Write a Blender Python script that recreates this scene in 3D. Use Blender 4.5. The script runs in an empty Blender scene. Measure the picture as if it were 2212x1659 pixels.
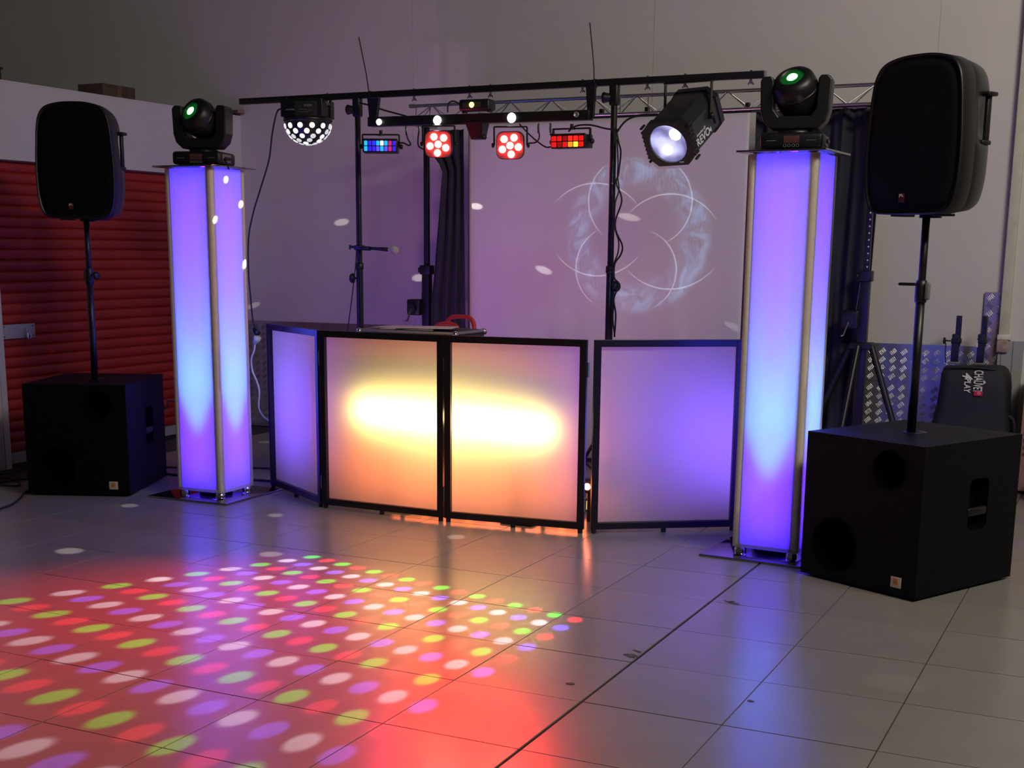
import bpy, bmesh, math, random
from mathutils import Vector, Matrix
random.seed(7)
PI = math.pi
S = bpy.context.scene
COL = S.collection

# ---------------------------------------------------------------- camera
# room axes: X runs along the back wall (to the right), Y away towards that wall, Z up
F, PITCH, ROLL, CX, CY, CH, YAW = 2840.0, .2026, .0071, 1069.8, 1124.5, 1.528, -.457
def _room(v):
    c, s = math.cos(YAW), math.sin(YAW)
    return Vector((v[0]*c + v[1]*s, -v[0]*s + v[1]*c, v[2]))
_cp, _sp = math.cos(PITCH), math.sin(PITCH)
_r0, _u0 = Vector((1, 0, 0)), Vector((0, _sp, _cp))
CR = _room(_r0*math.cos(ROLL) + _u0*math.sin(ROLL))
CU = _room(-_r0*math.sin(ROLL) + _u0*math.cos(ROLL))
CF = _room(Vector((0, _cp, -_sp)))
cam = bpy.data.cameras.new('camera'); cam.sensor_width = 36; cam.sensor_fit = 'HORIZONTAL'
cam.lens = 36*F/2212; cam.shift_x = (1106-CX)/2212; cam.shift_y = (CY-829.5)/2212; cam.clip_start = .05
camo = bpy.data.objects.new('camera', cam); COL.objects.link(camo)
m3 = Matrix((CR, CU, -CF)).transposed()
camo.matrix_world = Matrix.Translation((0, 0, CH)) @ m3.to_4x4()
S.camera = camo
def ray(x, y): return CR*((x-CX)/F) - CU*((y-CY)/F) + CF
CAM = Vector((0, 0, CH))
def at(x, y, v): d = ray(x, y); return CAM + d*(v/d.y)          # point on the plane Y = v
def atx(x, y, u): d = ray(x, y); return CAM + d*(u/d.x)         # point on the plane X = u
def atz(x, y, z): d = ray(x, y); return CAM + d*((z-CH)/d.z)    # point at height z

# ---------------------------------------------------------------- world, room light, exposure
S.view_settings.view_transform = 'Standard'; S.view_settings.look = 'None'
S.view_settings.exposure = .28; S.view_settings.gamma = 1.0; S.view_settings.use_curve_mapping = False
w = bpy.data.worlds.new('world'); S.world = w; w.use_nodes = True
w.node_tree.nodes['Background'].inputs[0].default_value = (.62, .58, .60, 1)
w.node_tree.nodes['Background'].inputs[1].default_value = .032
try:
    S.cycles.use_denoising = True
    S.cycles.max_bounces = 6; S.cycles.diffuse_bounces = 4; S.cycles.glossy_bounces = 3; S.cycles.transmission_bounces = 4
    S.cycles.adaptive_threshold = .02
    S.cycles.sample_clamp_indirect = 4.0
    S.cycles.caustics_reflective = False; S.cycles.caustics_refractive = False
except Exception:
    pass

def look(o, target):
    d = Vector(target) - o.location
    o.rotation_euler = d.to_track_quat('-Z', 'Y').to_euler()
def area(name, loc, target, energy, color, sx, sy):
    l = bpy.data.lights.new(name, 'AREA'); l.shape = 'RECTANGLE'; l.size = sx; l.size_y = sy
    l.energy = energy; l.color = color
    o = bpy.data.objects.new(name, l); COL.objects.link(o); o.location = loc; look(o, target); return o
def spot(name, loc, target, energy, color, deg, blend=.2, rad=.01):
    l = bpy.data.lights.new(name, 'SPOT'); l.energy = energy; l.color = color
    l.spot_size = math.radians(deg); l.spot_blend = blend; l.shadow_soft_size = rad
    o = bpy.data.objects.new(name, l); COL.objects.link(o); o.location = loc; look(o, target); return o
def point(name, loc, energy, color, rad=.03):
    l = bpy.data.lights.new(name, 'POINT'); l.energy = energy; l.color = color; l.shadow_soft_size = rad
    o = bpy.data.objects.new(name, l); COL.objects.link(o); o.location = loc; return o

# dim unseen fill lights added overhead: warm over the right, weaker towards the front
area('unseen_fill_right', (1.9, 4.6, 4.6), (-2.0, 9.4, 2.4), 108, (1.0, .90, .77), 1.6, .5)
area('unseen_fill_front', (1.6, 2.4, 4.8), (.4, 5.0, 0), 42, (1.0, .93, .82), 2.0, .8)

# ---------------------------------------------------------------- materials
MATS = {}
def mat(name, col, rough=.5, metal=0., spec=.5, emit=None, strength=0., noise=None, bump=None, coat=0.):
    if name in MATS: return MATS[name]
    m = bpy.data.materials.new(name); m.use_nodes = True; nt = m.node_tree; b = nt.nodes['Principled BSDF']
    b.inputs['Base Color'].default_value = (*col, 1); b.inputs['Roughness'].default_value = rough
    b.inputs['Metallic'].default_value = metal; b.inputs['Specular IOR Level'].default_value = spec
    b.inputs['Coat Weight'].default_value = coat
    if emit: b.inputs['Emission Color'].default_value = (*emit, 1); b.inputs['Emission Strength'].default_value = strength
    if noise or bump:
        tc = nt.nodes.new('ShaderNodeTexCoord')
    if noise:       # noise = (scale, amount)
        n = nt.nodes.new('ShaderNodeTexNoise'); n.inputs['Scale'].default_value = noise[0]; n.inputs['Detail'].default_value = 6
        nt.links.new(tc.outputs['Object'], n.inputs['Vector'])
        r = nt.nodes.new('ShaderNodeValToRGB'); a = noise[1]
        r.color_ramp.elements[0].position = .3; r.color_ramp.elements[1].position = .72
        r.color_ramp.elements[0].color = (*[c*(1-a) for c in col], 1); r.color_ramp.elements[1].color = (*[min(1, c*(1+a)) for c in col], 1)
        nt.links.new(n.outputs['Fac'], r.inputs[0]); nt.links.new(r.outputs[0], b.inputs['Base Color'])
    if bump:        # bump = (scale, strength)
        n2 = nt.nodes.new('ShaderNodeTexNoise'); n2.inputs['Scale'].default_value = bump[0]; n2.inputs['Detail'].default_value = 4
        nt.links.new(tc.outputs['Object'], n2.inputs['Vector'])
        bp = nt.nodes.new('ShaderNodeBump'); bp.inputs['Strength'].default_value = bump[1]; bp.inputs['Distance'].default_value = .01
        nt.links.new(n2.outputs['Fac'], bp.inputs['Height']); nt.links.new(bp.outputs[0], b.inputs['Normal'])
    MATS[name] = m; return m
def glow(name, col, strength): return mat(name, (.02, .02, .02), .3, emit=col, strength=strength)
def fabric(name, col, trans):
    if name in MATS: return MATS[name]
    m = bpy.data.materials.new(name); m.use_nodes = True; nt = m.node_tree; nt.nodes.clear()
    out = nt.nodes.new('ShaderNodeOutputMaterial'); d = nt.nodes.new('ShaderNodeBsdfDiffuse'); t = nt.nodes.new('ShaderNodeBsdfTranslucent'); mx = nt.nodes.new('ShaderNodeMixShader')
    tc = nt.nodes.new('ShaderNodeTexCoord'); n = nt.nodes.new('ShaderNodeTexNoise'); n.inputs['Scale'].default_value = 160
    r = nt.nodes.new('ShaderNodeValToRGB')
    r.color_ramp.elements[0].color = (*[c*.94 for c in col], 1); r.color_ramp.elements[1].color = (*col, 1)
    nt.links.new(tc.outputs['Object'], n.inputs['Vector']); nt.links.new(n.outputs['Fac'], r.inputs[0])
    nt.links.new(r.outputs[0], d.inputs[0]); nt.links.new(r.outputs[0], t.inputs[0]); mx.inputs[0].default_value = trans
    nt.links.new(d.outputs[0], mx.inputs[1]); nt.links.new(t.outputs[0], mx.inputs[2]); nt.links.new(mx.outputs[0], out.inputs[0])
    MATS[name] = m; return m

WALL = mat('wall_paint', (.66, .63, .62), .75, noise=(1.1, .03), bump=(60, .03))
FLOOR = mat('floor_tile', (.31, .285, .26), .24, noise=(2.2, .09), bump=(25, .03))
GROUT = mat('floor_joint', (.05, .042, .04), .8, noise=(40, .2))
GROUTW = mat('floor_joint_wide', (.02, .017, .017), .7, noise=(40, .2))
CHECK = mat('tread_plate', (.44, .42, .45), .36, metal=.85, noise=(9, .12))
LUG = mat('tread_lug', (.58, .57, .60), .27, metal=1., noise=(30, .05))
BLACK = mat('black_plastic', (.007, .007, .008), .42, noise=(40, .15))
BLACK2 = mat('black_metal', (.008, .007, .008), .38, noise=(30, .15))
RUBBER = mat('black_rubber', (.012, .012, .012), .7, noise=(30, .2))
GRILLE = mat('black_grille', (.003, .003, .0035), .85, spec=.15, bump=(500, .5))
CARPET = mat('black_paint_textured', (.003, .003, .0035), .5, spec=.12, bump=(260, .5))
HOLE = mat('dark_recess', (.0015, .0015, .0015), .9, spec=.08, noise=(20, .2))
STEEL = mat('polished_steel', (.55, .55, .57), .12, metal=1., noise=(4, .05))
ALU = mat('aluminium', (.62, .62, .64), .3, metal=1., noise=(20, .06))
CHROME = mat('chrome', (.8, .8, .82), .12, metal=1., noise=(20, .04))
PLATE = mat('polished_base_plate', (.34, .33, .36), .1, metal=1., noise=(3, .06))
STORE = mat('white_panel', (.66, .645, .66), .55, noise=(1.5, .04))
ORANGE = mat('orange_shutter', (.36, .024, .008), .5, noise=(8, .12))
SCREEN = mat('white_screen', (.62, .60, .63), .85, noise=(.9, .03))
DRAPE = mat('black_drape', (.021, .023, .028), .85, noise=(6, .25))
SOCK = fabric('white_lycra', (.86, .84, .82), .5)
LYCRA = fabric('white_facade_cloth', (.88, .85, .83), .66)
CREAM = mat('cream_paint', (.62, .60, .48), .5, noise=(14, .1))
GREYP = mat('grey_cladding', (.36, .37, .37), .45, noise=(5, .12))
CARD = mat('brown_cardboard', (.33, .19, .10), .8, noise=(7, .15))
WOOD = mat('brown_board', (.11, .065, .05), .7, noise=(9, .3))
WHITEP = mat('white_plastic', (.75, .74, .74), .4, noise=(15, .04))
PAPER = mat('paper', (.6, .6, .62), .6, noise=(5, .1))
REDP = mat('red_rubber', (.62, .045, .02), .45, noise=(12, .1))
BADGE = mat('badge_cream', (.66, .58, .50), .4, noise=(60, .1))
BADGEO = mat('badge_orange', (.70, .22, .05), .4, noise=(60, .1))
INK = mat('white_print', (.78, .78, .76), .5, noise=(60, .04))
INKR = mat('red_print', (.62, .02, .02), .5, noise=(60, .08))
GREY = mat('grey_plastic', (.18, .18, .18), .45, noise=(20, .1))
SILVER = mat('case_silver', (.42, .43, .45), .35, metal=.7, noise=(20, .08))
NYLON = mat('black_nylon', (.013, .013, .015), .65, bump=(300, .3))
CHIP = mat('chipped_floor', (.11, .10, .09), .8, noise=(60, .4))

# ---------------------------------------------------------------- mesh helpers
class MB:
    def __init__(self): self.v = []; self.f = []; self.s = []
    def add(self, vs, fs, smooth=False):
        o = len(self.v); self.v += [tuple(x) for x in vs]; self.f += [tuple(i+o for i in q) for q in fs]; self.s += [smooth]*len(fs); return self
    def box(self, c, s, rot=None, taper=None):
        c = Vector(c); vs = []
        for dz in (-.5, .5):
            k = taper if (taper and dz > 0) else 1
            for dx, dy in ((-.5, -.5), (.5, -.5), (.5, .5), (-.5, .5)):
                p = Vector((dx*s[0]*k, dy*s[1]*k, dz*s[2]))
                vs.append(c + (rot @ p if rot else p))
        return self.add(vs, [(3, 2, 1, 0), (4, 5, 6, 7), (0, 1, 5, 4), (1, 2, 6, 5), (2, 3, 7, 6), (3, 0, 4, 7)])
    def rbox(self, c, s, r=.01, rot=None, seg=3):       # box with all edges rounded
        bm = bmesh.new(); bmesh.ops.create_cube(bm, size=1)
        for q in bm.verts: q.co = Vector((q.co.x*s[0], q.co.y*s[1], q.co.z*s[2]))
        bmesh.ops.bevel(bm, geom=bm.edges[:], offset=r, segments=seg, profile=.5, affect='EDGES')
        bm.verts.index_update(); c = Vector(c)
        self.add([c + (rot @ q.co if rot else q.co) for q in bm.verts], [[q.index for q in f.verts] for f in bm.faces], True); bm.free(); return self
    def cyl(self, p0, p1, r0, r1=None, n=16, cap=True, smooth=True):
        p0 = Vector(p0); p1 = Vector(p1); r1 = r0 if r1 is None else r1
        d = (p1-p0).normalized(); a = d.orthogonal().normalized(); b = d.cross(a); vs = []
        for p, r in ((p0, r0), (p1, r1)):
            for i in range(n):
                t = 2*PI*i/n; vs.append(p + a*(r*math.cos(t)) + b*(r*math.sin(t)))
        self.add(vs, [(i, (i+1) % n, n+(i+1) % n, n+i) for i in range(n)], smooth)
        if cap: self.add(vs[:n], [tuple(range(n-1, -1, -1))]); self.add(vs[n:], [tuple(range(n))])
        return self
    def lathe(self, prof, origin=(0, 0, 0), axis=(0, 0, 1), n=32, cap=(False, False)):
        o = Vector(origin); d = Vector(axis).normalized(); a = d.orthogonal().normalized(); b = d.cross(a); vs = []; fs = []
        for r, h in prof:
            for i in range(n):
                t = 2*PI*i/n; vs.append(o + d*h + a*(r*math.cos(t)) + b*(r*math.sin(t)))
        for k in range(len(prof)-1):
            for i in range(n): fs.append((k*n+i, k*n+(i+1) % n, (k+1)*n+(i+1) % n, (k+1)*n+i))
        if cap[0]: fs.append(tuple(range(n-1, -1, -1)))
        if cap[1]: fs.append(tuple((len(prof)-1)*n+i for i in range(n)))
        return self.add(vs, fs, True)
    def tube(self, pts, r, n=8, smooth_path=6):
        P = [Vector(p) for p in pts]
        if smooth_path and len(P) > 2:
            Q = []
            for i in range(len(P)-1):
                p0 = P[max(i-1, 0)]; p1 = P[i]; p2 = P[i+1]; p3 = P[min(i+2, len(P)-1)]
                for k in range(smooth_path):
                    t = k/smooth_path
                    Q.append(.5*((2*p1)+(p2-p0)*t+(2*p0-5*p1+4*p2-p3)*t*t+(-p0+3*p1-3*p2+p3)*t**3))
            Q.append(P[-1]); P = Q
        vs = []; fs = []; a = None
        for i, p in enumerate(P):
            d = (P[min(i+1, len(P)-1)]-P[max(i-1, 0)])
            d = d.normalized() if d.length > 1e-9 else Vector((0, 0, 1))
            a = d.orthogonal().normalized() if a is None else (a - d*a.dot(d)).normalized()
            b = d.cross(a)
            for k in range(n):
                t = 2*PI*k/n; vs.append(p + a*(r*math.cos(t)) + b*(r*math.sin(t)))
        for i in range(len(P)-1):
            for k in range(n): fs.append((i*n+k, i*n+(k+1) % n, (i+1)*n+(k+1) % n, (i+1)*n+k))
        fs.append(tuple(range(n-1, -1, -1))); fs.append(tuple((len(P)-1)*n+k for k in range(n)))
        return self.add(vs, fs, True)
    def prism(self, poly, frame, depth):                # poly in 2D, frame = (origin, ex, ey, ez); extruded along ez
        o, ex, ey, ez = [Vector(q) for q in frame]; n = len(poly)
        vs = [o+ex*p[0]+ey*p[1] for p in poly] + [o+ex*p[0]+ey*p[1]+ez*depth for p in poly]
        return self.add(vs, [tuple(range(n-1, -1, -1)), tuple(range(n, 2*n))] + [(i, (i+1) % n, n+(i+1) % n, n+i) for i in range(n)])
    def loft(self, rings, smooth=True, cap=(True, True)):
        n = len(rings[0]); vs = [p for r in rings for p in r]; fs = []
        for k in range(len(rings)-1):
            for i in range(n): fs.append((k*n+i, k*n+(i+1) % n, (k+1)*n+(i+1) % n, (k+1)*n+i))
        self.add(vs, fs, smooth)
        if cap[0]: self.add(rings[0], [tuple(range(n-1, -1, -1))])
        if cap[1]: self.add(rings[-1], [tuple(range(n))])
        return self
    def holed(self, outer, holes, frame):               # flat face with holes cut in it
        o, ex, ey = [Vector(q) for q in frame[:3]]
        bm = bmesh.new(); es = []
        for loop in [outer]+holes:
            vv = [bm.verts.new((p[0], p[1], 0)) for p in loop]
            es += [bm.edges.new((vv[i], vv[(i+1) % len(vv)])) for i in range(len(vv))]
        bmesh.ops.triangle_fill(bm, use_beauty=True, edges=es); bm.verts.index_update()
        nz = ex.cross(ey); vs = [o+ex*q.co.x+ey*q.co.y for q in bm.verts]; fs = []
        for f in bm.faces:
            ids = [q.index for q in f.verts]
            fs.append(ids if f.normal.z > 0 else ids[::-1])
        bm.free(); return self.add(vs, fs)
    def mesh(self, name):
        m = bpy.data.meshes.new(name); m.from_pydata(self.v, [], self.f); m.polygons.foreach_set('use_smooth', self.s); m.update(); return m
    def build(self, name, material, parent=None, bevel=0, weld=False):
        m = self.mesh(name); m.materials.append(material)
        o = bpy.data.objects.new(name, m); COL.objects.link(o)
        if parent: o.parent = parent
        if bevel:
            md = o.modifiers.new('bevel', 'BEVEL'); md.width = bevel; md.segments = 2; md.limit_method = 'ANGLE'
        return o
def circ(cx, cy, r, n=40): return [(cx+r*math.cos(2*PI*i/n), cy+r*math.sin(2*PI*i/n)) for i in range(n)]
def rrect(cx, cy, w_, h_, r, n=5):
    out = []
    for sx, sy, a in ((1, 1, 0), (-1, 1, 90), (-1, -1, 180), (1, -1, 270)):
        for i in range(n):
            t = math.radians(a+90*i/(n-1)); out.append((cx+sx*(w_/2-r)+r*math.cos(t), cy+sy*(h_/2-r)+r*math.sin(t)))
    return out
def empty(name, loc, rz=0, rot=None):
    o = bpy.data.objects.new(name, None); COL.objects.link(o); o.location = loc; o.empty_display_size = .1
    o.rotation_euler = rot if rot else (0, 0, rz); return o
def tag(o, label=None, cat=None, group=None, kind=None):
    if label: o['label'] = label
    if cat: o['category'] = cat
    if group: o['group'] = group
    if kind: o['kind'] = kind
    return o
def link_copy(mesh_obj, name, parent, loc=None, rot=None):
    c = mesh_obj.copy(); c.name = name; COL.objects.link(c); c.parent = parent
    if loc is not None: c.location = loc
    if rot is not None: c.rotation_euler = rot
    return c
def text(name, body, size, material, parent, loc, rot, depth=.0006, sx=1, bold=0, shear=0, spacing=1):
    cu = bpy.data.curves.new(name, 'FONT'); cu.body = body; cu.size = size; cu.extrude = depth; cu.offset = bold; cu.shear = shear
    cu.align_x = 'CENTER'; cu.align_y = 'CENTER'; cu.space_character = spacing
    t = bpy.data.objects.new(name, cu); COL.objects.link(t)
    dg = bpy.context.evaluated_depsgraph_get(); me = bpy.data.meshes.new_from_object(t.evaluated_get(dg))
    bpy.data.objects.remove(t); me.name = name; me.materials.clear(); me.materials.append(material)
    o = bpy.data.objects.new(name, me); COL.objects.link(o); o.parent = parent
    o.location = loc; o.rotation_euler = rot; o.scale = (sx, 1, 1); return o
def inv(o, p):      # world point into the local frame of an unparented object
    m = Matrix.LocRotScale(o.location, o.rotation_euler, None); return m.inverted() @ Vector(p)

# ---------------------------------------------------------------- the room
YW = 9.46           # back wall
XS = -7.09          # face of the white storage units on the left
b = MB(); b.box((-3.0, YW+.1, 2.4), (14, .2, 4.8)); wb = tag(b.build('wall_back', WALL), kind='structure')
b = MB()            # joints between the wall boards
for x in (-5.4, -3.4, -1.42):
    b.box((x, YW-.0008, 2.85), (.006, .002, 3.86))
b.build('panel_joint', mat('joint_filler', (.60, .57, .56), .8, noise=(20, .05)), wb)

# tread plate along the foot of the back wall, two overlapping sheets, raised five-bar pattern
def lug_group(b, u, z, y, flip):
    for k in range(5):
        o = (k-2)*.0095
        cx, cz = (u + o*.75, z + o*.66*flip)
        dx, dz = .0145*math.sin(math.radians(38))*flip*-1, .0145*math.cos(math.radians(38))
        b.cyl((cx-dx, y-.0005, cz-dz), (cx+dx, y-.0005, cz+dz), .0030, n=6)
def tread(name, x0, x1, z0, z1, y, parent, pu=.073, pz=.0575):
    sb = MB().box(((x0+x1)/2, y+.002, (z0+z1)/2), (x1-x0, .004, z1-z0)).build(name, CHECK, parent)
    g = MB(); nz = int((z1-z0)/pz); nu = int((x1-x0)/pu)
    for j in range(nz):
        for i in range(nu):
            lug_group(g, x0+(i+.5)*pu, z0+(j+.55)*pz, y, 1)
    go = g.build('tread_pattern', LUG, sb); go['kind'] = 'stuff'
    return sb
tread('tread_sheet', XS, -.90, 0, .67, YW-.006, wb)
tread('tread_sheet', XS, -.90, .655, .915, YW-.011, wb)

# storage units on the left: white front with a recessed door opening, closed top
DV0, DV1, DZ1, SZ1 = 6.70, 8.95, 2.107, 2.62
b = MB()
b.holed([(5.0, 0), (DV0, 0), (DV0, DZ1), (DV1, DZ1), (DV1, 0), (YW, 0), (YW, SZ1), (5.0, SZ1)], [], ((XS, 0, 0), (0, 1, 0), (0, 0, 1)))
b.box((XS-.06, DV0-.002, DZ1/2), (.12, .004, DZ1)); b.box((XS-.06, DV1+.002, DZ1/2), (.12, .004, DZ1)); b.box((XS-.06, (DV0+DV1)/2, DZ1+.002), (.12, DV1-DV0, .004))
b.box((XS-.75, (5+YW)/2, SZ1-.01), (1.49, YW-5, .02))
wl = tag(b.build('wall_left', STORE), kind='structure')
t = MB().box((XS+.004, DV0-.03, DZ1/2), (.008, .05, DZ1)); t.build('door_jamb', STORE, wl)
kp = MB().box((XS+.002, 5.85, .17), (.004, 1.55, .34)).build('kick_plate', CHECK, wl)
g = MB()
for j in range(6):
    for i in range(20):
        for k in range(5):
            o = (k-2)*.0095
            g.box((XS+.0052, 5.11+i*.077+o*.75, .03+j*.0575+o*.66), (.0034, .003, .030), Matrix.Rotation(math.radians(-38), 3, 'X'))
go = g.build('tread_pattern', LUG, kp); go['kind'] = 'stuff'
MB().box((XS-.013, (5+YW)/2, SZ1+.006), (.03, YW-5, .012)).build('top_trim', STORE, wl)
# roller door
dr = tag(empty('door_1', (XS-.07, DV0, 0)), 'orange roller shutter door with metal hasp and padlock', kind='structure')
sl = MB(); W_ = DV1-DV0; prof = [(0, 0), (.006, .004), (.015, .012), (.0185, .03), (.0185, .045), (.015, .063), (.006, .071), (0, .0745)]
sl.add([(x, y, z) for y in (0, W_) for x, z in prof], [(i, i+8, i+9, i+1) for i in range(7)], True)
pitch = .0745; nsl = 27; sl0 = None
for k in range(nsl):
    if sl0 is None: sl0 = sl.build('slat', ORANGE, dr); sl0.location = (0, 0, .098)
    else: link_copy(sl0, 'slat', dr, (0, 0, .098+k*pitch))
MB().box((.012, W_/2, .06), (.03, W_, .075)).build('bottom_rail', GREYP, dr)
MB().box((.012, W_/2, .01), (.035, W_, .026)).build('rubber_seal', RUBBER, dr)
p0 = atx(8, 702, XS-.03); p1 = atx(75, 728, XS-.03)
hz = (p0.z+p1.z)/2; hy0, hy1 = DV0+.01, p1.y
hp = MB().rbox((.045, (hy0+hy1)/2-DV0, hz), (.008, hy1-hy0, .098), .002).build('hasp_plate', GREYP, dr)
rv = MB()
for y in (.03, hy1-DV0-.02):
    for dz in (-.035, .035): rv.cyl((.046, y, hz+dz), (.052, y, hz+dz), .006, n=8)
rv.build('rivet', CHROME, hp)
pl = MB().rbox((.072, hy1-DV0-.09, hz-.035), (.02, .034, .045), .004).build('padlock', CHROME, dr)
MB().tube([(.072, hy1-DV0-.101, hz-.02), (.072, hy1-DV0-.101, hz+.012), (.072, hy1-DV0-.09, hz+.022), (.072, hy1-DV0-.079, hz+.012), (.072, hy1-DV0-.079, hz-.02)], .003).build('shackle', CHROME, pl)

# floor: individually laid 50 cm slabs with open joints, a wide expansion joint on one line
TX, TY, TS = -1.640, 4.523, .5
fl = tag(MB().box((-2.5, 5.0, -.06), (14, 9.0, .1)).build('floor', GROUT), kind='structure')
def proj(p):
    d = Vector(p)-CAM; z = d.dot(CF)
    return (CX+F*d.dot(CR)/z, CY-F*d.dot(CU)/z) if z > .1 else None
tiles = []
for i in range(-12, 12):
    for j in range(-8, 11):
        x0, y0 = TX+i*TS, TY+j*TS
        y1 = min(y0+TS, YW-.01)
        if x0 < XS-.02 or y1-y0 < .05: continue
        pr_ = proj((x0+.25, y0+.25, 0)); near = 9e9
        if pr_: near = max(abs(pr_[0]-1106)/1106, abs(pr_[1]-829)/829)
        tiles.append((near, x0, y0, y1, i))
tiles.sort(key=lambda q: q[0])
tm = {}
def tile_mesh(h, wide):
    k = (round(h, 3), wide)
    if k not in tm:
        g_ = .0022; gr = .0065 if wide == 1 else g_; gl = .0065 if wide == 2 else g_; c = .0002
        q = MB(); x0, x1, y0, y1 = gl, TS-gr, g_, h-g_
        q.add([(x0, y0, -.01), (x1, y0, -.01), (x1, y1, -.01), (x0, y1, -.01), (x0, y0, -c), (x1, y0, -c), (x1, y1, -c), (x0, y1, -c), (x0+c, y0+c, 0), (x1-c, y0+c, 0), (x1-c, y1-c, 0), (x0+c, y1-c, 0)],
              [(a+o_, (a+1) % 4+o_, (a+1) % 4+o_+4, a+o_+4) for o_ in (0, 4) for a in range(4)]+[(8, 9, 10, 11)])
        m = q.mesh('tile'); m.materials.append(FLOOR); tm[k] = m
    return tm[k]
rest = MB()
for n_, (near, x0, y0, y1, i) in enumerate(tiles):
    wide = 1 if i == -1 else (2 if i == 0 else 0)
    if n_ < 300:
        o = bpy.data.objects.new('tile', tile_mesh(y1-y0, wide)); COL.objects.link(o); o.parent = fl
        o.location = (x0, y0, random.uniform(-.0006, .0004))
    else: rest.box((x0+.25, (y0+y1)/2, -.0055), (.4956, y1-y0-.0044, .01))
ro = rest.build('outer_tiles', FLOOR, fl); ro['kind'] = 'stuff'
MB().box((TX, 3.3, -.008), (.012, 12.2, .006)).build('expansion_joint', GROUTW, fl)
for (px, py, sx, sy) in ((1583, 1303, .055, .014), (1362, 1416, .05, .022), (1232, 1477, .022, .016), (1378, 1407, .03, .014), (1620, 1514, .02, .01), (1580, 1300, .02, .02)):
    c = atz(px, py, .0008); n = 11; q = MB()
    q.prism([(math.cos(2*PI*k/n)*sx*random.uniform(.45, 1.1), math.sin(2*PI*k/n)*sy*random.uniform(.45, 1.1)) for k in range(n)], (c, (.9, -.44, 0), (.44, .9, 0), (0, 0, 1)), .0008)
    q.build('floor_chip', CHIP, fl)

# right end of the back wall: cream trunking, grey casing, tall tread strip
tr = tag(MB().rbox((-.868, YW-.03, 2.90), (.062, .06, 3.8), .006).build('trim_1', CREAM), kind='structure')
MB().rbox((-.862, YW-.034, .985), (.085, .068, .035), .006).build('end_cap', WHITEP, tr)
MB().rbox((-.868, YW-.05, .925), (.075, .045, .085), .012).build('tape_wrap', mat('glossy_tape', (.42, .30, .24), .12, noise=(40, .25)), tr)
t2 = tag(MB().box((-.815, YW-.025, .48), (.155, .05, .96)).build('trim_2', GREYP), kind='structure')
for x in (-.872, -.80): MB().box((x, YW-.051, .48), (.003, .003, .95)).build('fold_line', mat('fold_dark', (.12, .12, .12), .5, noise=(20, .1)), t2)
tp = tag(MB().box((-.932, YW-.018, .64), (.148, .008, 1.275)).build('trim_3', mat('pink_tread', (.46, .36, .40), .35, metal=.7, noise=(9, .15))), kind='structure')
g = MB()
for j in range(20):
    for i in range(2): lug_group(g, -.97+i*.073, .2+j*.055, YW-.022, 1 if (i+j) % 2 else -1)
go = g.build('tread_pattern', LUG, tp); go['kind'] = 'stuff'

# ---------------------------------------------------------------- subwoofers
def subwoofer(loc, rz, label):
    W, D, H = .65, .755, .70
    r = tag(empty('subwoofer', loc, rz), label, 'subwoofer', 'black bass cabinets under the speaker poles')
    g = MB(); z0 = .012
    small, large = (.145, .575, .088), (-.135, .18, .128)
    fr = ((0, -D/2, 0), (1, 0, 0), (0, 0, 1))
    e = .008
    g.holed(rrect(0, (H+z0)/2, W, H-z0, .006, 3), [circ(*small), circ(*large)], fr)
    hx, hz_ = .06, .40; hw, hh = .15, .24
    g.holed([(-D/2, z0), (D/2, z0), (D/2, H), (-D/2, H)], [rrect(hx, hz_, hw, hh, .03)], ((W/2, 0, 0), (0, 1, 0), (0, 0, 1)))
    g.holed([(-D/2, z0), (D/2, z0), (D/2, H), (-D/2, H)], [rrect(-hx, hz_, hw, hh, .03)], ((-W/2, 0, 0), (0, -1, 0), (0, 0, 1)))
    g.add([(-W/2, -D/2, H), (W/2, -D/2, H), (W/2, D/2, H), (-W/2, D/2, H), (-W/2, -D/2, z0), (W/2, -D/2, z0), (W/2, D/2, z0), (-W/2, D/2, z0)], [(0, 1, 2, 3), (7, 6, 5, 4), (2, 6, 7, 3)])
    g.build('cabinet', CARPET, r)
    for nm, (x, z, rad), dep in (('small_port', small, .22), ('large_port', large, .26)):
        q = MB().lathe([(rad+.004, .001), (rad+.002, -.002), (rad-.004, -.004), (rad-.006, 0), (rad-.008, .02), (rad-.008, dep), (.0, dep)], (x, -D/2, z), (0, 1, 0), 40)
        q.build(nm, HOLE, r)
    for s in (1, -1):
        q = MB(); out = [(W/2*s, hx+p[0], p[1]) for p in rrect(0, hz_, hw, hh, .03)]
        inn = [(W/2*s-s*.07, hx+p[0]*.9, hz_+(p[1]-hz_)*.9) for p in rrect(0, hz_, hw, hh, .03)]
        q.loft([out, inn], True, (False, True)); h = q.build('handle_cup', HOLE, r)
        MB().rbox((W/2*s-s*.012, hx, hz_-.035), (.026, hw-.004, .04), .01).build('grip', BLACK, h)
    bd = MB().rbox((.222, -D/2-.002, .072), (.056, .004, .05), .0015).build('badge', BADGE, r); bd['label'] = 'small cream badge with orange mark'
    MB().rbox((.222, -D/2-.0045, .076), (.024, .002, .028), .0005).build('mark', BADGEO, bd)
    MB().lathe([(.055, .0), (.055, .003), (.03, .004), (.022, .004), (.022, -.03), (0, -.03)], (0, 0, H), (0, 0, 1), 24).build('pole_socket', BLACK, r)
    for x in (-.27, .27):
        for y in (-.32, .32): MB().cyl((x, y, 0), (x, y, .014), .02, n=12).build('foot', RUBBER, r)
    return r
SUB_R = ((-.9465, 6.41, 0), -.464); SUB_L = ((-6.065, 6.471, 0), .40)
subwoofer(*SUB_R, 'large black subwoofer cabinet on the right, nearest the camera')
subwoofer(*SUB_L, 'black subwoofer cabinet on the left, before the orange shutter door')

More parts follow.
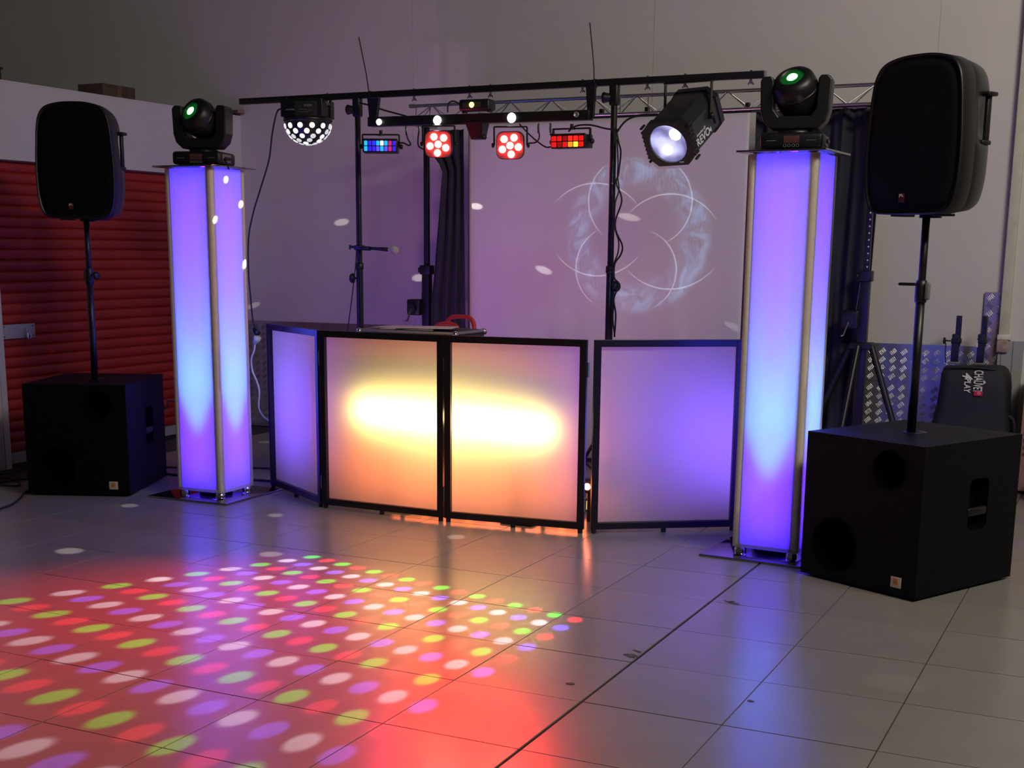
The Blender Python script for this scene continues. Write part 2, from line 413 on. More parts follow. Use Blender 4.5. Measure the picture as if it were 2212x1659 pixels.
# ---------------------------------------------------------------- speaker poles and speakers
def catmull(P, n):
    out = []; m = len(P)
    for i in range(m):
        p0, p1, p2, p3 = [Vector(P[(i+k-1) % m]) for k in range(4)]
        for k in range(n):
            t = k/n; out.append(.5*((2*p1)+(p2-p0)*t+(2*p0-5*p1+4*p2-p3)*t*t+(-p0+3*p1-3*p2+p3)*t**3))
    return out
def speaker_pole(loc, rz, kind, label):
    r = tag(empty('speaker_pole', loc, rz), label, 'pole', 'poles standing on the bass cabinets')
    MB().lathe([(.021, 0), (.021, .66)], n=20, cap=(True, True)).build('lower_tube', BLACK2, r)
    MB().lathe([(.0175, .6), (.0175, .986)], n=20, cap=(True, True)).build('upper_tube', BLACK2, r)
    MB().lathe([(.021, .60), (.027, .605), (.028, .62), (.028, .68), (.024, .70), (.018, .705)], n=20).build('collar', BLACK, r)
    if kind == 'knob':
        k = MB().cyl((.02, -.01, .655), (.055, -.02, .655), .007, n=10).lathe([(.008, 0), (.022, .004), (.024, .012), (.02, .024), (0, .026)], (.05, -.018, .655), (1, -.3, 0), 16)
        k.build('clamp_knob', BLACK, r)
        MB().rbox((-.027, 0, .655), (.016, .02, .05), .005).build('clamp_lug', BLACK, r)
    else:
        MB().rbox((-.058, -.02, .685), (.085, .02, .014), .005).build('clamp_lever', BLACK, r)
        MB().rbox((.036, -.018, .655), (.024, .022, .08), .008).build('clamp_pad', GREY, r)
    return r
speaker_pole((-.96, 6.386, .704), -.2, 'lever', 'black pole with grey clamp pad holding up the right loudspeaker')
speaker_pole((-5.983, 6.383, .704), .2, 'knob', 'black pole with clamp knob holding up the left loudspeaker')

def loudspeaker(loc, rz, label):
    r = tag(empty('loudspeaker', loc, rz), label, 'speaker', 'moulded loudspeakers raised on poles')
    D = .365; y0 = -.185
    half = [(0, 0), (.10, 0), (.165, .008), (.195, .045), (.212, .13), (.217, .24), (.216, .34), (.210, .44), (.204, .52), (.190, .60), (.155, .655), (.085, .680), (0, .686)]
    ctrl = half + [(-x, z) for x, z in half[-2:0:-1]]
    ring = catmull(ctrl, 4)
    def lay(depth, sx, sz, zo=0., pinch=0.):
        out = []
        for p in ring:
            z = .33+(p[1]-.33)*sz+zo; x = p[0]*sx
            if pinch and .30 < z < .52: x *= 1-pinch*math.sin((z-.30)/.22*PI)**.5
            out.append(Vector((x*1.13, y0+depth, z)))
        return out
    MB().loft([lay(.012, .93, .955), lay(.002, .965, .975), lay(0, .985, .99), lay(.008, 1, 1), lay(.05, 1, 1), lay(.10, 1.0, 1.0), lay(.112, .985, .99)]).build('front_baffle', BLACK, r)
    MB().loft([lay(.10, .97, .98), lay(.13, .985, .985), lay(.16, .98, .975, pinch=.12), lay(.21, .95, .96, pinch=.2), lay(.26, .88, .93, .004, pinch=.2), lay(.31, .76, .88, .008, pinch=.08), lay(.35, .6, .80, .012), lay(.365, .5, .74, .014)]).build('rear_shell', mat('black_shell', (.012, .013, .012), .36, noise=(50, .12)), r)
    gr = MB().loft([lay(.006, .90, .93), lay(-.003, .88, .915), lay(-.006, .80, .84)]).build('grille', GRILLE, r)
    bd = MB().rbox((-.03, y0-.009, .072), (.030, .003, .04), .001).build('badge', mat('badge_red', (.09, .012, .01), .4, noise=(60, .1)), r)
    text('lettering', 'JBL', .015, INK, bd, (-.03, y0-.0112, .082), (PI/2, 0, 0), .0004, 1.1, .0006)
    for s in (1, -1):
        h = MB()
        h.rbox((.208*s, y0+.225, .515), (.075, .075, .018), .006); h.rbox((.196*s, y0+.225, .31), (.07, .07, .02), .007)
        h.rbox((.216*s, y0+.235, .412), (.02, .032, .20), .008)
        h.build('side_handle', BLACK, r)
    for x in (-.13, .13): MB().rbox((x*.8, y0+.12, -.002), (.05, .12, .010), .003).build('foot', RUBBER, r)
    MB().lathe([(.05, -.012), (.05, .004), (.03, .01)], (0, 0, 0), n=24).build('pole_cup', BLACK, r)
    return r
loudspeaker((-.945, 6.41, 1.70), SUB_R[1]+.03, 'black moulded loudspeaker on the right pole, nearest the camera')
loudspeaker((-5.98, 6.40, 1.70), SUB_L[1]-.02, 'black moulded loudspeaker on the left pole, beside the white storage front')

# ---------------------------------------------------------------- lit columns
COLS = (((-5.225, 6.60, 0), .015), ((-1.645, 6.64, 0), -.06))
def light_column(loc, rz, label):
    r = tag(empty('light_column', loc, rz), label, 'column', 'glowing cloth covered columns')
    s = .34; h = s/2
    MB().rbox((0, 0, .006), (.60, .60, .012), .003).build('base_plate', PLATE, r)
    MB().rbox((0, 0, 2.006), (.44, .44, .010), .003).build('top_plate', PLATE, r)
    k = h-.034
    for x in (-k, k):
        for y in (-k, k):
            c = MB().cyl((x, y, .012), (x, y, 2.0), .025, n=16).build('truss_tube', ALU, r)
            MB().lathe([(.031, .012), (.031, .03), (.027, .034), (.027, .06), (.03, .062), (.03, .075), (.025, .08)], (x, y, 0), n=16).build('foot_coupler', CHROME, c)
    outer = rrect(0, 0, s, s, .012, 4); f = MB(); rings = []
    for j in range(33):
        z = .046+j*(1.995-.046)/32
        wv = .003*math.sin(z*3.1)+.002*math.sin(z*9)
        q = 1.0-.010*math.sin(PI*(z-.06)/1.94)
        rings.append([Vector((x*q+wv*.3, y*q, z + (.0 if j else .006*math.cos(5*x/s)))) for x, y in outer])
    f.loft(rings, True, (False, False)); f.build('cloth_cover', SOCK, r)
    hm = MB(); hm.loft([[Vector((x*1.006, y*1.006, z)) for x, y in outer] for z in (.044, .060)], True, (False, False)); hm.build('hem', SOCK, r)
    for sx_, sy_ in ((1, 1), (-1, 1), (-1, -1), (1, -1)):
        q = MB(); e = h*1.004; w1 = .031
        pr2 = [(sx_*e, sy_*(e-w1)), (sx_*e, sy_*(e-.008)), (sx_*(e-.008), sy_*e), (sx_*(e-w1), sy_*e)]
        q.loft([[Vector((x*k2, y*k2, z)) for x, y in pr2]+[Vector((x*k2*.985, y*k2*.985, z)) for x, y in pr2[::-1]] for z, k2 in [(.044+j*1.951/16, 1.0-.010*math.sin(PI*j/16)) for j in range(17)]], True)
        q.build('corner_strip', mat('beige_strip', (.80, .71, .60), .8, noise=(30, .05)), r)  # opaque beige strip along each column corner
    up = MB().lathe([(.0, .016), (.10, .016), (.105, .022), (.105, .085), (.098, .09), (.09, .088), (.0, .088)], n=28).build('uplight', BLACK, r)
    for i in range(7):
        a = 2*PI*i/6; rr = .055 if i < 6 else 0
        MB().lathe([(.018, .089), (.016, .094), (.0, .097)], (rr*math.cos(a), rr*math.sin(a), 0), n=14).build('led_lens', glow('led_violet', (.25, .2, 1), 6), up)
    L = Vector(loc)
    tb_ = MB().cyl((0, 0, .13), (0, 0, 1.94), .02, n=12).build('added_glow_tube', glow('tube_violet', (.052, .005, 1.0), 85), r)  # unseen tube and post, added for an even violet glow in the cloth
    MB().cyl((0, 0, .088), (0, 0, .14), .012, n=8).build('tube_post', ALU, r)
    L2 = Matrix.Rotation(rz, 3, 'Z')
    for dx, dy in ((.05, 0), (-.05, 0), (0, .05), (0, -.05)):
        spot('uplight_beam', L+L2 @ Vector((dx, dy, .12)), L+L2 @ Vector((dx*1.6, dy*1.6, 2)), 52, (.0, .60, 1.0), 40, .5, .03)
    return r
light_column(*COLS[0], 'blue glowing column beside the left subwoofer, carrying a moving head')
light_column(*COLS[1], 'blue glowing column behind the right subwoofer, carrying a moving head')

def moving_head(loc, rz, aim, pan, label):
    r = tag(empty('moving_head', loc, rz), label, 'stage light', 'moving head lights on the columns')
    b_ = MB().rbox((0, 0, .046), (.30, .27, .076), .018).build('base', BLACK, r)
    MB().rbox((0, -.136, .05), (.075, .004, .034), .001).build('display', mat('display_dark_red', (.12, .045, .045), .3, noise=(30, .1)), b_)
    for i in range(4): MB().lathe([(.0055, 0), (.0055, .003), (.008, .003), (.008, 0)], (-.03+i*.02, -.134, .022), (0, -1, 0), 12).build('button', GREY, b_)
    for x in (-.095, .095): MB().box((x, -.1355, .045), (.045, .002, .003)).build('print', GREY, b_)
    MB().rbox((.152, -.03, .045), (.012, .13, .05), .005).build('side_plate', GREY, b_)
    MB().rbox((.158, -.03, .045), (.02, .09, .018), .005).build('carry_grip', BLACK, b_)
    for x in (-.11, .11):
        for y in (-.1, .1): MB().cyl((x, y, 0), (x, y, .012), .014, n=10).build('foot', RUBBER, b_)
    py = empty('yoke_pivot', (0, 0, 0)); bpy.data.objects.remove(py)
    Rz = Matrix.Rotation(pan, 3, 'Z')
    MB().lathe([(.085, .084), (.085, .098), (.07, .10)], n=28, cap=(False, True)).build('turntable', BLACK2, r)
    yk = [(-.17, .335), (-.165, .19), (-.15, .14), (-.11, .103), (.11, .103), (.15, .14), (.165, .19), (.17, .335), (.155, .352), (.115, .352), (.105, .335), (.10, .20), (.075, .165), (-.075, .165), (-.10, .20), (-.105, .335), (-.115, .352), (-.155, .352)]
    q = MB(); n = len(yk); ys = (-.065, .065)
    vs = [Rz @ Vector((x, y, z)) for y in ys for x, z in yk]
    bm = bmesh.new(); vv = [bm.verts.new(p) for p in vs[:n]]; f_ = bm.faces.new(vv)
    ex = bmesh.ops.extrude_face_region(bm, geom=[f_]); bmesh.ops.translate(bm, verts=[e for e in ex['geom'] if isinstance(e, bmesh.types.BMVert)], vec=Rz @ Vector((0, .13, 0)))
    bmesh.ops.recalc_face_normals(bm, faces=bm.faces[:]); bmesh.ops.triangulate(bm, faces=[f for f in bm.faces if len(f.verts) > 4]); bm.verts.index_update()
    q.add([v.co for v in bm.verts], [[v.index for v in f.verts] for f in bm.faces]); bm.free()
    q.build('yoke', BLACK, r, bevel=.008)
    A = Rz @ Vector(aim).normalized(); c = Vector((0, 0, .268))
    hd = MB().lathe([(0, -.115), (.05, -.112), (.076, -.098), (.094, -.065), (.104, -.02), (.108, .02), (.107, .055), (.100, .085), (.086, .102), (.066, .110), (.060, .110), (.056, .096)], c, A, 36)
    h = hd.build('head', BLACK, r)
    MB().lathe([(.107, .022), (.1105, .024), (.1105, .036), (.107, .038)], c, A, 36).build('trim_ring', BLACK2, h)
    MB().lathe([(.058, .096), (.04, .103), (.0, .107)], c, A, 28).build('lens', mat('lens_dark', (.01, .05, .02), .1, emit=(.0, .22, .02), strength=.22), h)
    MB().lathe([(.026, .1055), (.022, .110), (.0, .112)], c, A, 24).build('lamp', glow('green_beam', (.55, 6.0, .75), 3.2), h)
    for s in (-1, 1):
        MB().cyl(c + Rz @ Vector((.098*s, 0, 0)), c + Rz @ Vector((.112*s, 0, 0)), .035, n=20).build('tilt_hub', BLACK2, r)
    wd = Matrix.Rotation(rz, 3, 'Z') @ A
    return r
moving_head((COLS[0][0][0], COLS[0][0][1], 2.011), .30, (-.42, -.80, .50), 0, 'moving head light with green lens on top of the left column')
moving_head((COLS[1][0][0], COLS[1][0][1], 2.011), .12, (-.20, -.75, .80), 0, 'moving head light with green lens on top of the right column')

# ---------------------------------------------------------------- folding facade in front of the desk
FP = [Vector(p) for p in ((-5.054, 6.964, 0), (-4.377, 6.537, 0), (-3.531, 6.519, 0), (-2.694, 6.594, 0), (-1.973, 7.077, 0))]
fa = tag(empty('folding_facade', (-3.5, 6.7, 0)), 'four panel folding facade of white cloth in black frames, glowing in the middle', 'facade')
FO = Vector(fa.location)
for i in range(4):
    a, c = FP[i]-FO, FP[i+1]-FO
    t_ = (c-a).normalized(); gap = (.004, .004, .004, .034)[i]; a = a+t_*gap; c = c-t_*.004
    n_ = Vector((t_.y, -t_.x, 0)); L_ = (c-a).length; fw, ft = .038, .028; zb, zt = .022, 1.062
    Rm = Matrix((t_, Vector((0, 0, 1)).cross(t_), Vector((0, 0, 1)))).transposed()
    def rail(q, s0, s1, z0, z1):
        cc = a+t_*((s0+s1)/2); q.box((cc.x, cc.y, (z0+z1)/2), (s1-s0, ft, z1-z0), Rm)
    q = MB(); rail(q, 0, fw, zb, zt); rail(q, L_-fw, L_, zb, zt); rail(q, fw, L_-fw, zt-fw, zt); rail(q, fw, L_-fw, zb, zb+fw)
    pf = q.build('panel_frame', BLACK2, fa, bevel=.002)
    q = MB(); nx, nz = 16, 16; o_ = a - n_*0.013
    pts = []
    for j in range(nz+1):
        for k in range(nx+1):
            s = fw-.004+(L_-2*fw+.008)*k/nx; z = zb+fw-.004+(zt-zb-2*fw+.008)*j/nz
            bulge = .004*math.sin(PI*k/nx)*math.sin(PI*j/nz)
            p = o_+t_*s - n_*bulge; pts.append((p.x, p.y, z))
    q.add(pts, [(j*(nx+1)+k, j*(nx+1)+k+1, (j+1)*(nx+1)+k+1, (j+1)*(nx+1)+k) for j in range(nz) for k in range(nx)], True)
    q.build('cloth_panel', LYCRA, pf)
    for s in (.02, L_/2, L_-.02):
        cc = a+t_*s; MB().cyl((cc.x, cc.y, 0), (cc.x, cc.y, .024), .014, n=12).build('foot', RUBBER, pf)
    if i:
        for z in (.16, .90):
            cc = FP[i]-FO + n_*(.0 if i < 3 else 0); MB().cyl((cc.x, cc.y, z-.04), (cc.x, cc.y, z+.04), .010, n=10).build('hinge', STEEL, pf)

# lamps behind the facade: a bright LED bar on a stand, a warm floor wash bar
def led_bar(name, x0, x1, y, z, label, m, cells, stand):
    r = tag(empty(name, ((x0+x1)/2, y, 0)), label, 'light bar')
    MB().rbox((0, 0, z), (x1-x0, .06, .07), .006).build('housing', BLACK, r)
    for i in range(cells):
        xx = (i+.5)/cells*(x1-x0)-(x1-x0)/2
        MB().lathe([(.026, -.030), (.024, -.036), (0, -.040)], (xx, 0, z), (0, 1, 0), 12).build('led_cell', m, r)
    if stand:
        for s in (-.4, .4):
            MB().cyl((s, 0, .01), (s, 0, z-.03), .014, n=10).build('post', BLACK, r); MB().rbox((s, 0, .006), (.2, .2, .012), .003).build('foot_plate', BLACK, r)
    return r
led_bar('led_bar', -4.14, -2.90, 6.71, .585, 'bright warm white light bar behind the middle cloth panels', glow('led_warm', (1, .8, .45), 8), 12, True)
lb = area('led_bar_light', (-3.52, 6.655, .585), (-3.50, 6.0, .585), 8.5, (1.0, .76, .22), 1.20, .06); lb.rotation_euler.rotate_axis('Z', .04)
led_bar('floor_wash_bar', -4.2, -2.8, 7.10, .06, 'orange floor wash light behind the third cloth panel', glow('led_orange', (1, .2, .05), 6), 9, False)
fw_ = area('floor_wash_light', (-3.52, 7.05, .14), (-3.50, 6.55, .42), 5.2, (1.0, .19, .045), 1.3, .10); fw_.data.spread = math.radians(105)

# unseen violet fill added behind the two outer panels
for (x, y, tx, ty, e) in ((-2.0, 7.55, -2.24, 6.90, 3.4), (-4.52, 7.40, -4.74, 6.76, 3.0)):
    area('outer_panel_fill', (x, y, .35), (tx, ty, .62), e, (.20, .09, 1.0), .5, .55).data.spread = math.radians(75)
# small uplight glinting through the gap between third and fourth panel
c = at(1267, 1052, 6.86)
ul = tag(empty('mini_uplight', (c.x, c.y, 0)), 'small red lamp shining through the gap between facade panels', 'stage light')
MB().rbox((0, .05, c.z), (.10, .08, .08), .01).build('housing', BLACK, ul)
MB().lathe([(.020, .012), (.018, .004), (0, 0)], (0, 0, c.z), (0, 1, 0), 14).build('lens', glow('led_red_hot', (14, 3.2, 1.8), 3), ul)
MB().cyl((0, .05, 0), (0, .05, c.z-.03), .015, n=10).build('post', BLACK, ul)

# desk behind the facade
dk = tag(empty('folding_table', (-3.75, 7.075, 0)), 'dark folding table behind the facade, under the flight case', 'table')
MB().rbox((0, 0, .945), (1.5, .52, .03), .005).build('table_top', BLACK, dk)
for x in (-.68, .68):
    for y in (-.20, .20): MB().cyl((x, y, 0), (x, y, .93), .014, n=10).build('leg', BLACK2, dk)
# flight case, slightly turned on the table
cz = 1.052
Pc = [atz(x, y, cz) for x, y in ((787, 711), (988, 718), (1043, 714))]
fc = tag(empty('flight_case', (-3.98, 7.06, .9645), .0), 'flat silver edged flight case lying on the table behind the facade', 'case')
MB().rbox((0, 0, .042), (.66, .38, .084), .004).build('body', BLACK, fc)
ed = MB()
for z in (.004, .084):
    for y in (-.19, .19): ed.box((0, y, z), (.66, .016, .014))
    for x in (-.33, .33): ed.box((x, 0, z), (.016, .38, .014))
ed.build('edge_profile', SILVER, fc)
for x in (-.33, .33):
    for y in (-.19, .19):
        MB().lathe([(0, -.02), (.014, -.016), (.02, 0), (.014, .016), (0, .02)], (x, y, .078), n=14).build('ball_corner', CHROME, fc)
for k, (x, y, rz, dz) in enumerate(((-.05, -.02, .12, 0), (-.12, .02, -.08, .0045), (.04, .0, .3, .009))):
    pp = tag(MB().rbox((0, 0, .002), (.34, .24, .004), .0005).build('paper_sheet', PAPER), ('lowest loose grey paper stack on the flight case', 'middle loose grey paper stack on the flight case', 'topmost loose grey paper stack on the flight case')[k], 'paper', 'papers on the flight case')
    pp.location = (-3.98+x, 7.06+y, .9645+.0915+dz); pp.rotation_euler = (0, 0, rz)
# hand truck with red loop handles behind the table
ht = tag(empty('hand_truck', (-3.85, 7.62, 0)), 'hand truck with two red loop handles behind the flight case', 'hand truck')
H0 = Vector(ht.location)
for k, pts in enumerate((((938, 716), (945, 703), (958, 699), (975, 700), (990, 714)), ((963, 706), (972, 688), (985, 684), (1008, 685), (1020, 692), (1025, 712)))):
    vv = 7.60+.05*k
    P = [at(x, y, vv)-H0 for x, y in pts]
    lo0 = Vector((P[0].x, P[0].y, .86)); lo1 = Vector((P[-1].x, P[-1].y, .86))
    MB().tube([lo0]+P+[lo1], .014, 10, 5).build('loop_handle', REDP, ht)
    for l_ in (lo0, lo1): MB().cyl((l_.x, l_.y, .04), (l_.x, l_.y, .88), .011, n=10).build('frame_tube', ALU, ht)
MB().rbox((-.02, -.12, .03), (.40, .24, .012), .004).build('toe_plate', ALU, ht)
for x in (-.2, .2): MB().lathe([(.0, -.02), (.07, -.02), (.075, -.012), (.075, .012), (.07, .02), (0, .02)], (x, .03, .076), (1, 0, 0), 24).build('wheel', RUBBER, ht)

# ---------------------------------------------------------------- lighting gantry
VR = 7.40
ls = tag(empty('lighting_stand', (-3.76, VR, 0)), 'black lighting gantry with a long crossbar on two poles', 'lighting stand')
def loc(p): return Vector(p)-Vector(ls.location)
zb = 2.481; BX0, BX1 = -5.54+3.76, -2.016+3.76
MB().rbox(((BX0+BX1)/2, 0, zb), (BX1-BX0, .038, .038), .003).build('crossbar', BLACK2, ls)
MB().rbox((BX1+.003, 0, zb), (.006, .034, .034), .001).build('end_cap', GREY, ls)
for x, kx, kz in ((-4.632+3.76, -1, 1.345), (-2.892+3.76, 1, 1.325)):
    MB().cyl((x, 0, 1.30), (x, 0, zb-.015), .0185, n=16).build('upper_pole', BLACK2, ls)
    MB().cyl((x, 0, .12), (x, 0, 1.42), .0225, n=16).build('lower_pole', BLACK2, ls)
    MB().lathe([(.0225, 1.40), (.027, 1.405), (.027, 1.44), (.019, 1.445)], (x, 0, 0), n=16).build('collar', BLACK, ls)
    hub = MB().rbox((x, 0, zb-.07), (.055, .05, .12), .012).build('bar_bracket', BLACK, ls)
    MB().cyl((x-.02, -.01, zb-.085), (x-.055, -.02, zb-.085), .022, .030, n=12).lathe([(.03, 0), (.032, .01), (.024, .018), (0, .02)], (x-.05, -.02, zb-.085), (-1, -.2, 0), 12).build('knob', BLACK, hub)
    k = MB().cyl((x, 0, kz), (x+kx*.045, -.015, kz), .006, n=8).lathe([(.014, 0), (.032, .006), (.034, .016), (.026, .030), (0, .032)], (x+kx*.03, -.012, kz), (kx, -.25, 0), 14)
    k.build('clamp_knob', BLACK, ls)
    for a in (90, 210, 330):
        e = Vector((math.cos(math.radians(a))*.34, math.sin(math.radians(a))*.34, .02))
        e.y = .0 if a != 90 else .42
        MB().cyl((x, 0, .52), Vector((x, 0, 0))+e, .011, n=8).build('leg', BLACK2, ls)
        MB().cyl((x, 0, .14), Vector((x, 0, 0))+e*.5+Vector((0, 0, .26)), .007, n=8).build('leg_brace', BLACK2, ls)
wbm = None
for px, py in ((708, 216), (895, 206), (1015, 198), (1060, 196), (1259, 193), (1399, 185), (1480, 183), (1622, 180)):
    p = loc(at(px, py, VR)); x = p.x
    if wbm is None:
        q = MB().cyl((0, 0, -.048), (0, 0, .026), .004, n=8).cyl((0, 0, .018), (0, 0, .026), .008, n=6)
        for s in (-1, 1): q.cyl((0, 0, -.03), (s*.016, 0, -.05), .006, .004, n=8)
        q.cyl((0, 0, -.022), (0, 0, -.034), .009, n=10)
        wbm = q.build('wing_bolt', CHROME, ls); wbm.location = (x, 0, zb)
    else: link_copy(wbm, 'wing_bolt', ls, (x, 0, zb))
for pts in (((797, 200), (791, 160), (783, 120), (775, 80)), ((1283, 185), (1283, 150), (1279, 100), (1274, 49))):
    P = [loc(at(x, y, VR-.022)) for x, y in pts]
    tie = MB().tube(P, .0036, 6, 4); x = P[0].x
    tie.box((x, 0, zb+.021), (.008, .046, .003)).box((x, 0, zb-.021), (.008, .046, .003)).box((x, -.022, zb), (.008, .003, .044)).box((x, .022, zb), (.008, .003, .044))
    tie.build('cable_tie', RUBBER, ls)

# mic held by a clip on the left pole
mc = tag(empty('microphone', at(775, 536, VR-.03)), 'handheld microphone with silver head clipped to the left gantry pole', 'microphone')
M0 = Vector(mc.location)
def lm(px, py): return at(px, py, VR-.03)-M0
ax = (lm(862, 541)-lm(790, 536)).normalized()
MB().lathe([(0, 0), (.009, .002), (.010, .06), (.012, .10), (.0135, .155)], lm(795, 536), ax, 18, (True, True)).build('handle', BLACK, mc)
MB().lathe([(.0135, 0), (.021, .006), (.022, .022), (.0235, .024)], lm(795, 536)+ax*.155, ax, 20).build('collar', WHITEP, mc)
MB().lathe([(.0235, 0), (.027, .012), (.025, .028), (.016, .042), (0, .046)], lm(795, 536)+ax*.178, ax, 20).build('grille', mat('mic_mesh', (.62, .58, .56), .45, bump=(500, .6)), mc)
clip = MB().cyl(lm(779, 536), lm(800, 537), .014, n=14).rbox(lm(773, 535)+Vector((0, .02, 0)), (.05, .06, .03), .006); clip.cyl(lm(757, 533), lm(770, 534), .008, n=10).rbox(lm(756, 534), (.008, .014, .03), .003)
clip.build('pole_clip', BLACK, mc)

# ---------------------------------------------------------------- four-light bar with its lamps
VB = 7.33
gb = tag(empty('light_bar_mount', (-3.76, VB, 2.2)), 'black mounting bar with white strobe lamps hanging under the gantry crossbar', 'light bar')
G0 = Vector(gb.location)
def lg(px, py, dv=0): return at(px, py, VB+dv)-G0
pL, pR = lg(800, 264), lg(1277, 249); mid = (pL+pR)/2; tz = math.atan2(pR.z-pL.z, pR.x-pL.x)
Rb = Matrix.Rotation(-tz, 3, 'Y'); BL = (pR-pL).length
MB().rbox(mid, (BL, .07, .056), .004, Rb).build('bar', BLACK2, gb)
for (t0, t1, b0, b1) in (((793, 212), (817, 211), (799, 270), (810, 270)), ((1265, 181), (1285, 180), (1269, 256), (1280, 256))):
    P = [lg(*q, -.02) for q in (b0, b1, t1, t0)]
    q = MB(); dy = Vector((0, .03, 0)); q.add(P+[p+dy for p in P], [(0, 1, 2, 3), (7, 6, 5, 4), (0, 4, 5, 1), (1, 5, 6, 2), (2, 6, 7, 3), (3, 7, 4, 0)]); q.build('hanging_bracket', BLACK, gb)
for i, (px, py, rr, st) in enumerate(((818.6, 263.5, .019, 7), (944.5, 260, .027, 16), (1105, 254.5, .028, 18), (1244.7, 247.6, .013, 0))):
    p = lg(px, py, -.036)
    q = MB().lathe([(rr+.004, .004), (rr+.004, -.004), (rr, -.006), (rr*.9, -.002), (0, .0)], p, (0, 1, 0), 20)
    if st: 
        q = MB().lathe([(rr, 0), (rr*.8, -.008), (0, -.012)], p, (0, 1, 0), 20); q.build('strobe_lens', glow('strobe_%d' % st, (1, .97, .86), st), gb)
    else: q.build('strobe_lens', mat('strobe_off', (.5, .5, .5), .2, metal=.6, noise=(30, .2)), gb)
# laser unit on top
lc = lg(1031, 228, .0)
lz = tag(MB().rbox((0, 0, 0), (.205, .10, .066), .014).build('laser_unit', BLACK), 'small black laser box with yellow green lens on top of the light bar', 'laser')
lz.location = lc+G0; lz.rotation_euler = (0, -tz, 0)
MB().lathe([(.016, -.050), (.014, -.056), (0, -.058)], (-.012, 0, 0), (0, 1, 0), 18).build('lens', glow('laser_yellow', (3.6, 3.8, .30), 2.0), lz)
MB().rbox((-.012, -.049, 0), (.12, .004, .03), .001).build('front_plate', mat('laser_front', (.05, .05, .02), .3, noise=(30, .2)), lz)
for x in (-.085, .085): MB().rbox((x, 0, -.036), (.01, .06, .012), .002).build('foot', BLACK2, lz)
# tripod socket under the middle
q = MB(); P = [lg(*s_) for s_ in ((1022, 302), (1045, 301), (1050, 264), (1012, 266))]
dy = .045; q.add([p+Vector((0, -dy*(1 if i > 1 else .6), 0)) for i, p in enumerate(P)]+[p+Vector((0, dy*(1 if i > 1 else .6), 0)) for i, p in enumerate(P)], [(0, 1, 2, 3), (7, 6, 5, 4), (0, 4, 5, 1), (1, 5, 6, 2), (2, 6, 7, 3), (3, 7, 4, 0)])
sk = q.build('stand_socket', BLACK2, gb)
p = lg(1044, 296); MB().lathe([(.008, 0), (.016, .006), (.016, .014), (0, .016)], p, (1, -.3, 0), 12).build('socket_knob', BLACK, sk)
for px, py in ((877, 276), (905, 275), (1163, 270), (1189, 270)):
    p = lg(px, py); MB().cyl(p+Vector((0, 0, .01)), p-Vector((0, 0, .028)), .008, n=10).cyl(p-Vector((0, 0, .028)), p-Vector((0, 0, .045)), .006, n=10).build('connector', CHROME, gb)

def yoke(w_, h_, dep, m, parent, z0=0):
    q = MB(); t_ = .009
    q.rbox((0, 0, z0+h_), (w_, dep, t_), .0015); q.rbox((-w_/2, 0, z0+h_/2), (t_, dep, h_), .0015); q.rbox((w_/2, 0, z0+h_/2), (t_, dep, h_), .0015)
    return q.build('yoke', m, parent)
def derby(pc, rz, pitch, cells, label):
    o = tag(empty('derby_light', pc, rot=(pitch, 0, rz)), label, 'stage light', 'derby effect lights under the bar')
    W, H, D = .215, .078, .13
    MB().rbox((0, .0, 0), (W, D, H), .008).build('housing', BLACK, o)
    MB().rbox((0, -D/2-.002, H/2), (W, .02, .008), .002).build('visor', BLACK, o)
    n = len(cells[0])
    for j, row in enumerate(cells):
        for i, (cname, cc, st) in enumerate(row):
            cw = (W-.016)/n; x = -W/2+.008+(i+.5)*cw; z = (.0165 if j == 0 else -.0165)
            MB().rbox((x, -D/2-.004, z), (cw*.80, .010, .028), .003).build('lens_cell', glow(cname, cc, st), o)
    y = yoke(W+.012, .072, .022, BLACK2, o)
    for s in (-1, 1): MB().lathe([(.006, 0), (.014, .004), (.015, .016), (.01, .022), (0, .022)], (s*(W/2+.006), 0, 0), (s, 0, 0), 14).build('yoke_knob', BLACK, y)
    MB().cyl((0, 0, .066), (0, 0, .098), .010, n=10).cyl((0, 0, .066), (0, 0, .074), .020, n=12).build('hanging_bolt', BLACK, o)
    return o
bl, vi, cy, wh, rd, lav = ('cell_blue', (.02, .03, 1), 1.0), ('cell_violet', (.04, .012, .9), .8), ('cell_cyan', (.01, .45, 1), 1.0), ('cell_white', (.75, .9, 1), 1.5), ('cell_pink', (.8, .02, .25), .6), ('cell_lavender', (.12, .10, 1), .8)
derby(at(823, 317, 7.26), .44, 0, [[cy, vi, bl, cy, wh, cy, rd, vi], [cy, vi, vi, lav, cy, lav, rd, vi]], 'blue glowing derby light under the left end of the light bar')
rr_, rh, ro_, rb = ('cell_red', (1, .006, .004), .7), ('cell_red_bright', (1, .02, .008), .95), ('cell_orange', (1, .28, .01), 1.0), ('cell_red_dim', (.6, .004, .003), .4)
derby(at(1235, 306, 7.26), .04, .05, [[rr_, rr_, rb, rh, rh, rr_], [rr_, rb, rr_, ro_, ('cell_amber', (1, .55, .04), 1.9), rr_]], 'red glowing derby light under the right end of the light bar')
